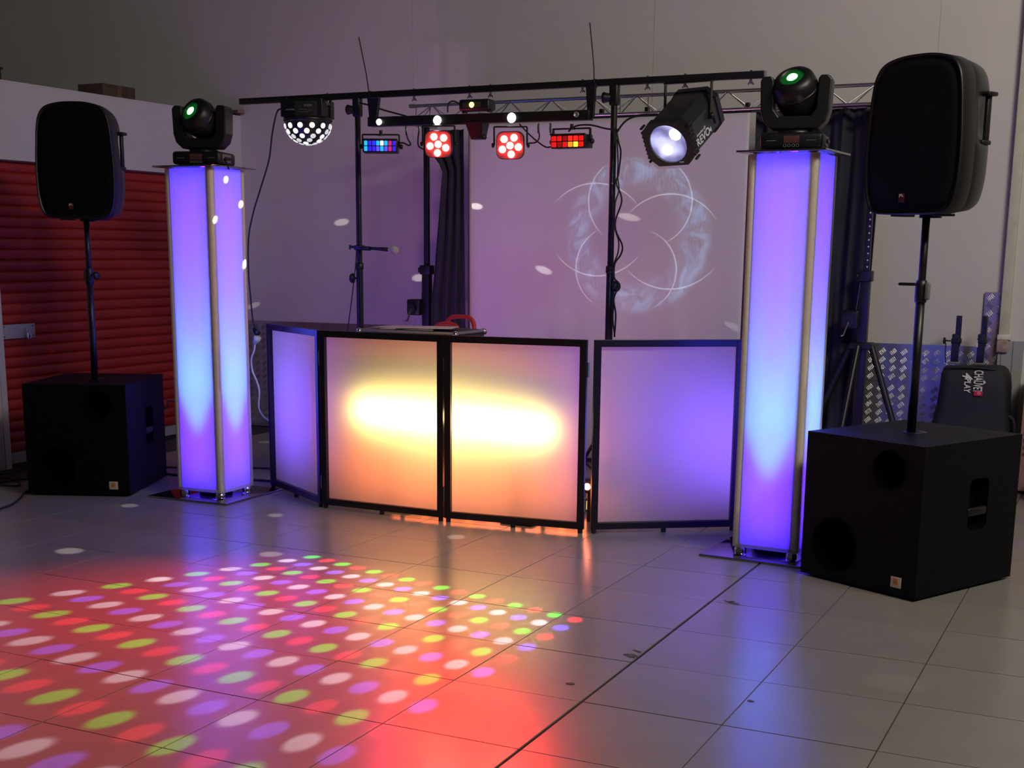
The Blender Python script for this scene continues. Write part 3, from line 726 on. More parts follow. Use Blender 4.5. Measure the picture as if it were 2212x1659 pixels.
def par_can(pc, rz, pitch, spin, label):
    o = tag(empty('par_light', pc, rot=(pitch, 0, rz)), label, 'stage light', 'six lamp red floodlights under the bar')
    W = .165
    ou = rrect(0, 0, W, W*.96, .04, 5)
    q = MB(); q.loft([[Vector((x*k, y_, z*k)) for x, z in ou] for k, y_ in ((.80, .06), (.97, .04), (1, .0), (1.0, -.030), (.97, -.040))]); q.build('housing', BLACK, o)
    MB().loft([[Vector((x*.95, y_, z*.95)) for x, z in ou] for y_ in (-.0385, -.042)]).build('face_plate', mat('par_face', (.09, .085, .085), .5, noise=(30, .15)), o)
    for i in range(6):
        a = spin+2*PI*i/5; R_ = .050 if i < 5 else 0
        MB().lathe([(.0215, -.041), (.0215, -.050), (.016, -.057), (0, -.060)], (R_*math.cos(a), 0, R_*math.sin(a)), (0, 1, 0), 20).build('led_lens', glow('par_red', (60, 1.3, 1.15), 1.0), o)
    y = yoke(W+.030, .105, .022, BLACK2, o)
    for s in (-1, 1): MB().lathe([(.006, 0), (.013, .003), (.014, .014), (0, .018)], (s*(W/2+.014), 0, 0), (s, 0, 0), 14).build('yoke_knob', BLACK, y)
    MB().rbox((.03, -.02, W/2-.004), (.05, .02, .004), .001).build('maker_plate', GREY, o)
    return o
par_can(at(948, 311, 7.26), .40, .12, math.radians(48), 'red six lamp floodlight under the bar, beside the black drape')
par_can(at(1103, 314, 7.26), .36, .10, math.radians(62), 'red six lamp floodlight under the bar, before the white screen')

# ---------------------------------------------------------------- LED dome light
dm = tag(empty('dome_light', (at(665, 258, 7.38).x, 7.38, at(665, 258, 7.38).z), .25), 'black dome light studded with white lenses at the left end of the crossbar', 'stage light')
R_ = .150
MB().rbox((0, 0, .062), (.28, .24, .11), .006).build('housing', BLACK, dm)
MB().lathe([(0, .008), (.152, .008), (.157, .0), (.157, -.014), (.150, -.018)], n=40).build('rim', BLACK2, dm)
prof = [(R_*math.cos(a), -.018-R_*math.sin(a)*.92) for a in [i*PI/2/14 for i in range(15)]]
MB().lathe(prof, n=48).build('dome_shell', BLACK, dm)
lensm = [glow('dome_lens_%d' % i, c, s) for i, (c, s) in enumerate((((.95, .97, 1), .85), ((.9, .93, 1), .6), ((1, .98, .8), 1.3), ((.8, .85, 1), .5)))]
for ring_i, (el, n) in enumerate(((12, 12), (27, 11), (42, 10), (57, 7), (72, 4), (90, 1))):
    for i in range(n):
        a = 2*PI*(i+.5*(ring_i % 2))/n-PI/2; e = math.radians(el)
        d = Vector((math.cos(a)*math.cos(e), math.sin(a)*math.cos(e), -math.sin(e)*.92)); nrm = Vector((d.x, d.y, d.z/.8464)).normalized()
        pos = Vector((0, 0, -.018))+d*R_
        front = d.y < -.3 and abs(d.x) < .6 and ring_i < 2
        MB().lathe([(.0175, -.004), (.0175, .003), (.014, .006), (0, .007)], pos, nrm, 14).build('lens', lensm[2 if front else (i*7+ring_i*3) % 2], dm)
for s in (-1, 1): MB().rbox((s*.146, .03, .075), (.008, .03, .13), .002).build('bracket_arm', BLACK2, dm)
MB().rbox((0, .03, .142), (.30, .03, .008), .002).build('bracket_top', BLACK2, dm)
MB().rbox((.045, -.1215, .075), (.052, .002, .012), .0005).build('label_strip', GREY, dm)
MB().rbox((.03, -.1212, .055), (.15, .0015, .09), .0005).build('sticker', mat('dark_sticker', (.028, .030, .028), .5, noise=(70, .5)), dm)
for x, z, sx in ((-.075, .05, .055), (-.05, .053, .04)): MB().rbox((x, -.121, z), (sx, .0015, .007), .0004).build('print', GREY, dm)
for x, z, sx in ((.01, .05, .05), (.055, .045, .03), (.02, .035, .06)): MB().rbox((x, -.1225, z), (sx, .0012, .006), .0003).build('sticker_print', mat('faint_print', (.09, .09, .09), .6, noise=(50, .3)), dm)

# ---------------------------------------------------------------- moonflower fixture
vx, vz_ = CR.copy(), Vector((0, 0, 1)); vd = Vector((CF.x, CF.y, 0)).normalized(); vx.z = 0; vx.normalize()
rear_c = at(1507, 238, 7.50)
axv = (vx*(-.187)+vd*(-.26)+vz_*(-.20)).normalized()
rt = (vx*.25+vd*(-.186)+vz_*.008); rt = (rt-axv*rt.dot(axv)).normalized(); upv = rt.cross(-axv).normalized()
if upv.z < 0: upv = -upv
mf = tag(empty('effect_light', rear_c), 'large black effect light with bright round lens hanging from the crossbar', 'stage light')
MR = Matrix((rt, -axv, upv)).transposed()       # local X right, Y backwards, Z up; front at negative Y
mf.rotation_euler = MR.to_euler()
W, H, Ln = .275, .245, .40
oct_ = [(-W/2+.05, -H/2), (W/2-.05, -H/2), (W/2, -H/2+.05), (W/2, H/2-.05), (W/2-.05, H/2), (-W/2+.05, H/2), (-W/2, H/2-.05), (-W/2, -H/2+.05)]
MB().loft([[Vector((x, y_, z)) for x, z in oct_] for y_ in (0, -Ln+.02)], False, (True, False)).build('housing', mat('black_housing', (.02, .021, .021), .4, noise=(30, .15)), mf)
RR = .112
q = MB(); big = [(x*1.06, z*1.06) for x, z in oct_]
q.loft([[Vector((x, y_, z)) for x, z in big] for y_ in (-Ln+.05, -Ln+.004)], False, (False, False)); q.holed(big, [circ(0, 0, RR, 36)], ((0, -Ln+.004, 0), (1, 0, 0), (0, 0, 1)))
q.loft([[Vector((x, y_, z)) for x, z in circ(0, 0, RR, 36)] for y_ in (-Ln+.004, -Ln+.03)], True, (False, False)); q.build('front_bezel', BLACK, mf)
for s in (-1, 1):
    rb_ = MB()
    for k in range(9): rb_.rbox((s*W/2*1.06, -Ln+.03, -.10+k*.025), (.014, .05, .012), .004)
    rb_.build('bumper_rib', RUBBER, mf)
q = MB().loft([[Vector((x, y_, z)) for x, z in big] for y_ in (-.03, .012)], False); q.build('rear_cap', BLACK, mf)
lens_o = MB().lathe([(RR, .012), (.075, .006), (.04, .002), (0, .0)], (0, -Ln, 0), (0, 1, 0), 36)
lg_ = bpy.data.materials.new('lens_painted_swirl'); lg_.use_nodes = True; n_t = lg_.node_tree; pb = n_t.nodes['Principled BSDF']
pb.inputs['Base Color'].default_value = (.3, .3, .36, 1); pb.inputs['Roughness'].default_value = .12
tcx = n_t.nodes.new('ShaderNodeTexCoord'); wvx = n_t.nodes.new('ShaderNodeTexWave'); wvx.wave_type = 'RINGS'; wvx.inputs['Scale'].default_value = 5; wvx.inputs['Distortion'].default_value = 7; wvx.inputs['Detail'].default_value = 2  # swirling reflections inside the lamp, painted into the lens emission
n_t.links.new(tcx.outputs['Object'], wvx.inputs['Vector']); rmp = n_t.nodes.new('ShaderNodeValToRGB')
rmp.color_ramp.elements[0].color = (.10, .10, .28, 1); rmp.color_ramp.elements[1].color = (.62, .64, 1, 1); rmp.color_ramp.elements[1].position = .9
n_t.links.new(wvx.outputs['Color'], rmp.inputs[0]); n_t.links.new(rmp.outputs[0], pb.inputs['Emission Color']); pb.inputs['Emission Strength'].default_value = .85
MB().lathe([(RR, 0), (.09, .012), (.06, .022), (0, .028)], (0, -Ln+.016, 0), (0, 1, 0), 36).build('lens', lg_, mf)
for (x, z, r_, m_) in ((.040, .040, .036, glow('lamp_cool', (.92, .92, 1), 5)), (-.034, -.050, .030, glow('lamp_pinkish', (1, .86, 1), 5))):
    MB().lathe([(r_, .02), (r_*.95, .004), (r_*.7, -.004), (0, -.008)], (x, -Ln+.028, z), (0, 1, 0), 18).build('led_cluster', m_, mf)
# glass front
gm = bpy.data.materials.new('lens_glass'); gm.use_nodes = True; gb_ = gm.node_tree.nodes['Principled BSDF']
gb_.inputs['Roughness'].default_value = .02; gb_.inputs['Transmission Weight'].default_value = 1; gb_.inputs['IOR'].default_value = 1.02; gb_.inputs['Base Color'].default_value = (.95, .96, 1, 1)
for s in (1, -1):
    mk = MB().lathe([(.010, 0), (.018, .005), (.019, .018), (0, .022)], (s*(W/2+.01), -.13, .02), (s, 0, 0), 14); mk.rbox((s*(W/2+.026), -.13, .0), (.016, .014, .05), .004); mk.build('tilt_knob', BLACK, mf)
q = MB(); LT = -.13
# the yoke hangs from the crossbar, so it stands upright in the room
def ml(p): return MR.transposed() @ (Vector(p)-rear_c)
kn = [rear_c + MR @ Vector((s*(W/2+.008), -.13, .02)) for s in (-1, 1)]
top_z = zb-.024
q = MB()
for i_, k_ in enumerate(kn):
    tp_ = Vector((k_.x, k_.y, top_z-.02)); fr_ = (k_+tp_)/2
    hv = (tp_-k_); q.box(ml(fr_), (.006, .034, hv.length+.03), MR.transposed())
tb0, tb1 = Vector((kn[0].x, kn[0].y, top_z)), Vector((kn[1].x, kn[1].y, top_z)); hd_ = (tb1-tb0)
Rh = Matrix.Rotation(math.atan2(hd_.y, hd_.x), 3, 'Z'); q.box(ml((tb0+tb1)/2), (hd_.length+.012, .034, .006), MR.transposed() @ Rh)
q.build('yoke', BLACK2, mf, bevel=.001)
text('lettering', 'REVO', .060, INK, mf, (W/2+.002, -.250, -.045), (PI/2, 0, PI/2), .0006, 1.12, .0012)
text('lettering', '4', .038, INK, mf, (W/2+.002, -.155, -.050), (PI/2, 0, PI/2), .0006, 1.2, .0012)
text('lettering', 'American DJ', .020, INK, mf, (W/2+.002, -.262, -.006), (PI/2, 0, PI/2), .0006, 1.1, .0003, .3)
MB().rbox((.055, -Ln+.002, -H/2+.012), (.028, .002, .007), .0005).build('front_print', INK, mf)

# ---------------------------------------------------------------- truss, wind-up stands, screen, drapes
VT = 8.93
tz0 = 2.582
ts = tag(empty('truss', (-3.4, VT, 2.50)), 'thin aluminium truss spanning between the two wind up stands', 'truss')
TX0, TX1 = -5.10+3.4, -1.55+3.4; TH_ = .125; TB = .075
CHT = ((0, .082), (-TB, -.043), (TB, -.043))
for y, z in CHT: MB().cyl((TX0, y, z), (TX1, y, z), .0125 if z > 0 else .010, n=12).build('chord', ALU, ts)
for y, z in CHT: MB().cyl((TX0-.03, y, z), (TX0+.02, y, z), .0155, n=12).build('chord_end', ALU, ts)
nn = 11; st = (TX1-TX0)/nn
for sgn in (-1, 1):
    for k in range(nn):
        for h in (0, 1):
            xa = TX0+k*st; top = Vector((xa+st/2, 0, .082)); bot = Vector((xa+(st if h else 0), sgn*TB, -.043))
            MB().cyl(bot, top, .0042, n=6).build('diagonal', ALU, ts)
for k in range(nn+1): MB().cyl((TX0+k*st, -TB, -.043), (TX0+k*st, TB, -.043), .0042, n=6).build('cross_tie', ALU, ts)
for px in (900, 930, 1340, 1400):     # coupler rods near the truss joints
    x = at(px, 215, VT).x+3.4; MB().cyl((x, 0, .082), (x+.03, -TB, -.043), .0042, n=6).build('diagonal', ALU, ts)

def windup(x, y, legs, label, rack):
    r = tag(empty('windup_stand', (x, y, 0)), label, 'stand', 'wind up stands carrying the truss')
    MB().rbox((0, 0, .72), (.06, .06, 1.30), .004).build('outer_mast', BLACK2, r)
    MB().rbox((0, 0, 1.9), (.036, .036, 1.08), .003).build('inner_mast', BLACK2, r)
    MB().rbox((0, 0, 1.38), (.085, .085, .07), .008).build('top_collar', BLACK, r)
    MB().lathe([(.008, 0), (.018, .004), (.02, .018), (0, .022)], (-.042, -.02, 1.38), (-1, -.3, 0), 14).build('lock_knob', BLACK, r)
    wn = MB().rbox((-.075, -.03, 1.10), (.11, .12, .12), .012).build('winch', BLACK, r)
    MB().cyl((-.075, -.09, 1.09), (-.075, -.12, 1.09), .035, n=18).build('winch_drum', BLACK2, wn)
    MB().tube([(-.075, -.12, 1.09), (-.10, -.13, 1.0), (-.10, -.18, 1.0)], .007, 8, 0).build('winch_crank', CHROME, wn)
    MB().cyl((-.05, 0, 1.16), (-.035, 0, 1.34), .003, n=6).build('winch_cable', CHROME, wn)
    MB().rbox((0, 0, .93), (.15, .11, .045), .01).build('leg_collar', BLACK, r)
    for a in legs:
        d = Vector((math.cos(a), math.sin(a), 0)); base = d*.07
        MB().cyl(base+Vector((0, 0, .93)), d*.42+Vector((0, 0, .02)), .021, n=10).build('leg', BLACK2, r)
        MB().cyl(d*.04+Vector((0, 0, .20)), d*.27+Vector((0, 0, .40)), .008, n=8).build('leg_brace', BLACK2, r)
        MB().cyl(d*.42, d*.42+Vector((0, 0, .03)), .02, n=10).build('foot', RUBBER, r)
    if rack:
        for k in range(22): MB().cyl((.006, -.0175, 1.44+k*.043), (.006, -.0195, 1.44+k*.043), .0055, n=8).build('rack_hole', WHITEP, r)
    MB().rbox((0, .0, 2.425), (.09, .18, .012), .002).build('truss_plate', ALU, r)
    return r
windup(-1.69, 8.90, (math.radians(-18), math.radians(-100), math.radians(190)), 'black wind up stand with rack holes at the right end of the truss', True)
windup(-4.97, 8.90, (math.radians(95), math.radians(-110), math.radians(190)), 'black wind up stand at the left end of the truss, beside the narrow drape', False)

# black pole and white screen cloth
sp = tag(MB().cyl((-4.66, 8.90, 2.455), (-1.60, 8.90, 2.455), .011, n=12).build('screen_pole', BLACK2), 'black pole slung under the truss, holding screen and drapes', 'pole')
for px in (1300, 1398, 1615):
    x = at(px, 240, 8.9).x
    MB().rbox((x, 8.90, 2.475), (.03, .03, .05), .004).build('pole_clamp', BLACK, sp)
def sheet(name, fx, z0, z1, nx, nz, m, label, cat, thick=.003):
    q = MB(); pts = []
    for j in range(nz+1):
        for i in range(nx+1): pts.append(fx(i/nx, j/nz))
    q.add(pts, [(j*(nx+1)+i, j*(nx+1)+i+1, (j+1)*(nx+1)+i+1, (j+1)*(nx+1)+i) for j in range(nz) for i in range(nx)], True)
    o = q.build(name, m); md = o.modifiers.new('solidify', 'SOLIDIFY'); md.thickness = thick
    return tag(o, label, cat)
def f_screen(s, t):
    x = -4.605+s*(2.10); z = .04+t*2.405; k = (1-t)**1.5
    return (x, 8.875+.014*k*math.sin(s*26+2*t)*math.sin(s*5+1)+.006*k*math.sin(s*60+6*t), z)
sc_ = sheet('projection_screen', f_screen, 0, 0, 90, 40, SCREEN, 'wide white screen cloth hanging from the truss behind the desk', 'screen')
sb_ = MB().box((-3.555, 8.871, 2.452), (2.12, .010, .028)).build('top_hem', BLACK, sc_)
def f_rdrape(s, t):
    xl, xr = -2.50, -1.72+.06*t; x = xl+s*(xr-xl); z = .03+t*2.42
    sag = .0
    fold = .028*math.sin(s*34+3.2*(1-t))+.012*math.sin(s*71+5*t)
    return (x+.018*(1-t)*math.sin(s*14), 9.022+fold, z)
sheet('black_curtain', f_rdrape, 0, 0, 140, 24, DRAPE, 'wide black drape with folds behind the right column', 'curtain')
def f_ldrape(s, t):
    z = .03+t*2.36; yy = t
    L0 = at(958, 345, 8.85).x; L1 = at(935, 600, 8.85).x
    xl = L1+(L0-L1)*max(0, min(1, (z-1.15)/(.95)))**.9 + (.06 if z < .9 else 0)*(.9-z)
    if z > 2.12: xl += (-.10)*min(1, (z-2.12)/.12)
    xr = at(1013, 500, 8.85).x-.02*t
    x = xl+s*(xr-xl)
    return (x, 8.815+.022*math.sin(s*22+1.5*t)+.008*math.sin(s*47), z)
sheet('black_curtain', f_ldrape, 0, 0, 70, 40, DRAPE, 'narrow gathered black drape beside the left edge of the white screen', 'curtain')

# ---------------------------------------------------------------- bag with stand poles
bg = tag(empty('equipment_bag', (-1.00, 9.20, 0)), 'black nylon carry bag with white lettering standing against the tread plate', 'bag')
rings = []
for z, w_, d_, xo in ((0, .50, .24, 0), (.03, .52, .27, 0), (.2, .515, .27, 0), (.38, .495, .26, .0), (.55, .465, .24, .003), (.68, .435, .22, .005), (.75, .42, .20, .004), (.79, .39, .17, .0), (.805, .36, .13, -.005)):
    ou = rrect(xo, 0, w_, d_, min(.07, d_/2-.01), 6)
    rings.append([Vector((x+.006*math.sin(z*17+x*9), y+.010*math.sin(x*21+z*11), z+.008*math.sin(x*14))) for x, y in ou])
MB().loft(rings).build('bag_body', NYLON, bg, weld=True)
MB().tube([(.215, -.06, .50), (.262, -.07, .47), (.275, -.07, .40), (.262, -.07, .33), (.215, -.06, .30)], .012, 8).build('carry_handle', NYLON, bg)
MB().tube([(-.19, -.09, .79), (-.05, -.10, .80), (.10, -.10, .795), (.185, -.07, .77)], .007, 6).build('zip_seam', RUBBER, bg)
def bag_y(z): return -.137 if z < .4 else -.137+(z-.4)*.10
tl = math.radians(-7)
def bl_(px, py): 
    p_ = at(px, py, 9.072); z_ = p_.z; p_.y = 9.20+(-.137 if z_ < .42 else -.137+(z_-.42)*.085)-.013; return p_-Vector((-1.00, 9.20, 0))
text('lettering', 'CHAUVET', .078, INK, bg, bl_(2112, 824), (PI/2+tl, PI/2, 0), .0008, .41, .0012)
text('lettering', '4', .092, INK, bg, bl_(2089, 810), (PI/2+tl, PI/2, 0), .0008, .8, .001, .35)
text('lettering', 'PLAY', .056, INK, bg, bl_(2089, 832), (PI/2+tl, PI/2, 0), .0008, .72, .0012, .12)
p_ = bl_(2113, 850); MB().rbox(p_+Vector((0, 0, 0)), (.052, .004, .030), .001).build('red_emblem', INKR, bg)
text('lettering', 'D', .024, INK, bg, p_+Vector((.004, -.0028, 0)), (PI/2+tl, PI/2, 0), .0004, 1, 0)
p_ = bl_(2122, 826); q = MB(); q.prism([(.006, .016), (.006, -.016), (.022, 0)], (p_, (1, 0, 0), (0, 0, 1), (0, 1, 0)), .003); q.build('white_emblem', INK, bg)
for (px, kn_) in ((2075, True), (2131, False)):
    pT = at(px-1, 682, 9.20)
    s_ = tag(empty('folded_stand', (pT.x-.015, 9.20, .815)), 'folded stand pole with thumb screw standing out of the black bag' if kn_ else 'folded stand pole without thumb screw standing out of the black bag, on the right', 'stand', 'stand poles in the bag')
    zt_ = pT.z-.815
    MB().rbox((.012, 0, zt_-.10), (.034, .034, .20), .004).build('upper_tube', BLACK2, s_)
    MB().rbox((.0, 0, (zt_-.12)/2+.006), (.046, .046, zt_-.132), .005).build('lower_tube', BLACK, s_)
    MB().rbox((.004, 0, zt_-.165), (.062, .056, .035), .006).build('collar', BLACK, s_)
    MB().rbox((0, 0, .006), (.075, .06, .012), .004).build('foot_collar', GREY, s_)
    if kn_:
        MB().cyl((-.03, -.01, zt_-.165), (-.07, -.015, zt_-.165), .005, n=8).lathe([(.008, 0), (.02, .004), (.022, .016), (0, .02)], (-.06, -.014, zt_-.165), (-1, -.1, 0), 14).build('thumb_screw', BLACK, s_)
        MB().tube([(-.06, -.014, zt_-.18), (-.058, -.014, zt_-.26), (-.05, -.012, .004)], .0035, 6).build('strap', RUBBER, s_)
    else: MB().rbox((-.022, -.026, zt_-.18), (.008, .004, .05), .001).build('white_sticker', INK, s_)

# right edge: a carton and a black case standing by the wall
cb = tag(empty('cardboard_box', (-.45, 9.20, 0)), 'tall brown cardboard carton at the right edge beside the grey casing', 'box')
MB().rbox((0, 0, .38), (.46, .3, .72), .006).build('carton', CARD, cb)
MB().box((-.10, -.1505, .38), (.05, .002, .70)).build('tape_strip', mat('parcel_tape', (.40, .28, .15), .3, noise=(30, .1)), cb)
for k in range(9): MB().box((-.20, -.1515, .62-k*.045), (.022, .001, .022 if k % 3 else .03)).build('print', mat('brown_print', (.09, .05, .03), .7, noise=(30, .2)), cb)
MB().rbox((0, 0, .76), (.44, .28, .04), .01).build('top_flap', mat('dark_lid', (.05, .03, .03), .6, noise=(12, .2)), cb)
bc = tag(empty('black_holdall', (-.33, 8.82, 0)), 'low black holdall at the right edge behind the subwoofer', 'bag')
MB().rbox((.0, 0, .11), (.46, .26, .22), .05).build('bag_body', NYLON, bc)
MB().tube([(-.1, -.10, .20), (-.06, -.11, .27), (.06, -.11, .27), (.1, -.10, .20)], .012, 8).build('strap', NYLON, bc)

# things lying on the storage roof
bx = tag(empty('roof_carton', (XS-.55, 0, SZ1)), 'dark brown flat carton lying on the white storage roof', 'box')
pA, pB = atx(225, 203, XS-.42), atx(290, 190, XS-.42)
bx.location = (XS-.55, (pA.y+pB.y)/2, SZ1)
hh_ = pB.z-SZ1
MB().rbox((0, 0, hh_/2), (.26, abs(pB.y-pA.y)+.02, hh_), .006).build('carton', WOOD, bx)
MB().box((.131, .0, hh_/2), (.002, .05, hh_*.98)).build('tape_strip', mat('parcel_tape_dark', (.16, .10, .06), .3, noise=(30, .1)), bx)
b2 = tag(empty('roof_crate', (XS-.45, 0, SZ1)), 'dark crate on the storage roof at the left picture edge', 'box')
pA = atx(5, 152, XS-.30); b2.location = (XS-.45, pA.y-.3, SZ1); h2 = atx(2, 150, XS-.30).z-SZ1
MB().rbox((0, 0, h2/2), (.3, .58, h2), .006).build('crate', mat('dark_crate', (.03, .025, .025), .7, noise=(12, .2)), b2)
MB().rbox((0, 0, h2+.008), (.32, .60, .016), .004).build('lid', mat('dark_crate_lid', (.04, .03, .03), .6, noise=(12, .2)), b2)
co = tag(MB().rbox((0, 0, 0), (.5, .10, .026), .004).build('corner_batten', WOOD), 'short brown batten on the storage roof by the back wall corner', 'batten')
co.location = (XS-.20, YW-.055, SZ1+.038)
MB().box((.251, 0, 0), (.002, .09, .02)).build('end_face', CARD, co)

# ---------------------------------------------------------------- cables
def cable(name, pts, r, label, m=RUBBER, cat='cable'):
    o = MB().tube(pts, r, 8, 8).build(name, m); return tag(o, label, cat)
A = lambda pts, v: [at(x, y, v) for x, y in pts]
cable('power_cable', [at(610, 234, 7.40)]+A(((598, 243), (588, 290), (581, 345), (562, 410), (547, 460), (537, 515), (537, 590), (541, 640), (546, 690), (552, 712)), 7.22), .0055, 'black power cable hanging down from the dome light')
pg = tag(empty('plug_coupling', at(553, 716, 7.22)), 'black plug pushed into a white socket beside the facade', 'plug')
P0 = Vector(pg.location); d_ = (at(563, 728, 7.22)-P0).normalized()
MB().lathe([(.006, -.03), (.013, -.02), (.019, 0), (.021, .025)], (0, 0, 0), d_, 16, (True, True)).build('plug', BLACK, pg)
d2 = (at(548, 745, 7.22)-at(556, 730, 7.22)).normalized(); o2 = at(557, 728, 7.22)-P0
MB().lathe([(.024, -.004), (.025, .02), (.02, .03), (.014, .05), (.007, .06)], o2, d2, 16, (True, True)).build('socket', WHITEP, pg)
cable('extension_cable', A(((551, 738), (549, 757), (543, 775), (545, 800), (555, 825), (560, 845), (559, 880), (568, 898), (580, 908)), 7.22), .0065, 'white extension cable hanging beside the facade', WHITEP)
cable('effect_cable', A(((1330, 290), (1345, 268), (1362, 255), (1390, 248), (1420, 247)), 7.36), .006, 'black cable curving from the gantry pole to the effect light')
for k, (pts, lab) in enumerate(((((1332, 285), (1337, 310), (1341, 330), (1336, 375), (1331, 395), (1341, 420), (1342, 440), (1330, 475), (1331, 500), (1344, 530), (1341, 550), (1328, 570), (1327, 600), (1337, 615), (1326, 645), (1330, 680), (1327, 728)), 'black cable twisting loosely down the right gantry pole'),
        (((1333, 300), (1335, 350), (1334, 380), (1337, 410), (1329, 440), (1328, 490), (1336, 520), (1335, 545), (1325, 575), (1325, 605), (1326, 650), (1324, 690), (1328, 728)), 'thinner black cable wound along the right gantry pole'))):
    cable('pole_cable', A(pts, 7.365), .0052-.001*k, lab)
cable('microphone_cable', A(((770, 540), (768, 575), (764, 610), (760, 645), (754, 690), (751, 715)), 7.36), .0035, 'thin black cable trailing beside the left gantry pole')
cable('link_cable', A(((776, 222), (800, 228), (830, 238), (878, 251)), 7.36), .005, 'black cable from the left gantry pole to the light bar')
cable('link_cable', A(((1335, 280), (1310, 278), (1275, 270), (1245, 272), (1228, 284)), 7.3), .005, 'black cable arching over the red derby light to the right pole')
cable('link_cable', A(((877, 284), (881, 300), (887, 311), (882, 314), (872, 309), (862, 309)), 7.3), .0045, 'short black cable from the bar to the blue derby light')
cable('link_cable', A(((905, 283), (903, 300), (904, 315), (912, 321), (920, 323)), 7.3), .0045, 'short black cable from the bar to the floodlight by the drape')
cable('link_cable', A(((1163, 280), (1165, 295), (1160, 306), (1150, 309), (1142, 309)), 7.3), .0045, 'short black cable from the bar to the floodlight by the screen')
cable('link_cable', A(((1189, 280), (1190, 288), (1196, 298)), 7.3), .0045, 'short black cable from the bar to the red derby light')
cable('link_cable', A(((1122, 268), (1140, 287), (1160, 305), (1180, 318), (1195, 315)), 7.33), .0045, 'black cable looping between red floodlight and red derby light')
cable('link_cable', A(((995, 228), (985, 220), (975, 219), (968, 226), (967, 243)), 7.33), .0045, 'short black cable looping from the laser box to the light bar')
Z = lambda pts: [atz(x, y, .008) for x, y in pts]
cable('floor_cable', Z(((-30, 1108), (0, 1099), (25, 1090), (45, 1075), (55, 1063), (80, 1055))), .007, 'black cable on the floor running in front of the left subwoofer corner')
cable('floor_cable', Z(((-20, 1026), (10, 1024), (35, 1018), (60, 1014))), .006, 'black cable on the floor closest to the orange shutter')
cable('floor_cable', Z(((-20, 1030), (15, 1033), (40, 1036), (62, 1034))), .006, 'black cable on the floor below the storage jamb, straight')
cable('floor_cable', Z(((-20, 1046), (10, 1041), (32, 1038), (42, 1044), (38, 1049), (15, 1049), (-20, 1044))), .006, 'black cable loop on the floor at the left picture edge')
cable('floor_cable', Z(((330, 1008), (385, 1010), (470, 1012), (548, 1011), (590, 1012))), .006, 'black cable along the floor behind the left column')
cable('floor_cable', Z(((350, 1022), (400, 1028), (500, 1036), (560, 1037), (600, 1041))), .008, 'thicker black cable along the floor between left column and facade')
cable('sub_cable', [atx(x, y, -5.95) for x, y in ((345, 892), (360, 880), (376, 868))]+[Vector((-5.6, 7.2, .3)), Vector((-5.5, 7.25, .008))], .005, 'black cable rising behind the left subwoofer')
cable('column_cable', [Vector((COLS[0][0][0]+.16, COLS[0][0][1]-.03, 2.06)), Vector((COLS[0][0][0]+.20, COLS[0][0][1]-.05, 2.035)), Vector((COLS[0][0][0]+.228, COLS[0][0][1]-.06, 1.99))], .005, 'short black cable leaving the left moving head')

# ---------------------------------------------------------------- show lights
def pattern_nodes(l):
    l.use_nodes = True; nt = l.node_tree; em = nt.nodes['Emission']
    g = nt.nodes.new('ShaderNodeNewGeometry'); s = nt.nodes.new('ShaderNodeSeparateXYZ'); nt.links.new(g.outputs['Incoming'], s.inputs[0])
    def val(x):
        return x
    def mth(op, a, b_=None, c_=None, clamp=False):
        n = nt.nodes.new('ShaderNodeMath'); n.operation = op; n.use_clamp = clamp
        for i, x in enumerate((a, b_, c_)):
            if x is None: continue
            if isinstance(x, (int, float)): n.inputs[i].default_value = x
            else: nt.links.new(x, n.inputs[i])
        return n.outputs[0]
    return nt, em, s.outputs, mth
# 16 x 16 lamp matrix thrown on the floor by the effect light
fl_lens = rear_c + axv*(Ln+.012)
ml_ = spot('matrix_beam', fl_lens, (-3.2, 3.9, 0), 1900, (1, 1, 1), 75, 0, .004)
nt, em, d, mth = pattern_nodes(ml_.data)
fx = mth('MULTIPLY_ADD', mth('DIVIDE', d[0], d[2]), -fl_lens.z, fl_lens.x)
fy = mth('MULTIPLY_ADD', mth('DIVIDE', d[1], d[2]), -fl_lens.z, fl_lens.y)
HM = ((3.825, -1.966, 24.781), (-.976, -3.524, 15.478), (-.037, -.121, 1.0))
def lin(r): return mth('ADD', mth('MULTIPLY_ADD', fx, r[0], r[2]), mth('MULTIPLY', fy, r[1]))
wq = lin(HM[2]); ii = mth('DIVIDE', lin(HM[0]), wq); jj = mth('DIVIDE', lin(HM[1]), wq)
ri, rj = mth('ROUND', ii), mth('ROUND', jj)
di, dj = mth('SUBTRACT', ii, ri), mth('SUBTRACT', jj, rj)
dist = mth('SQRT', mth('ADD', mth('MULTIPLY', di, di), mth('MULTIPLY', dj, dj)))
dot_ = mth('SUBTRACT', 1, mth('DIVIDE', mth('SUBTRACT', dist, .25), .16, clamp=True))
dot_ = mth('MULTIPLY', dot_, dot_)
ins = mth('MULTIPLY', mth('MULTIPLY', mth('GREATER_THAN', ii, -.5), mth('LESS_THAN', ii, 15.5)), mth('MULTIPLY', mth('GREATER_THAN', jj, -.5), mth('LESS_THAN', jj, 15.5)))
dot_ = mth('MULTIPLY', dot_, ins)
oi, oj = mth('FLOORED_MODULO', ri, 2), mth('FLOORED_MODULO', rj, 2)
ni, nj = mth('SUBTRACT', 1, oi), mth('SUBTRACT', 1, oj)
isG, isR, isW, isB = mth('MULTIPLY', ni, nj), mth('MULTIPLY', oi, nj), mth('MULTIPLY', ni, oj), mth('MULTIPLY', oi, oj)
def mixc(cs):       # weights for G, R, W, B
    t_ = mth('MULTIPLY', isG, cs[0]); t_ = mth('MULTIPLY_ADD', isR, cs[1], t_); t_ = mth('MULTIPLY_ADD', isW, cs[2], t_); return mth('MULTIPLY_ADD', isB, cs[3], t_)
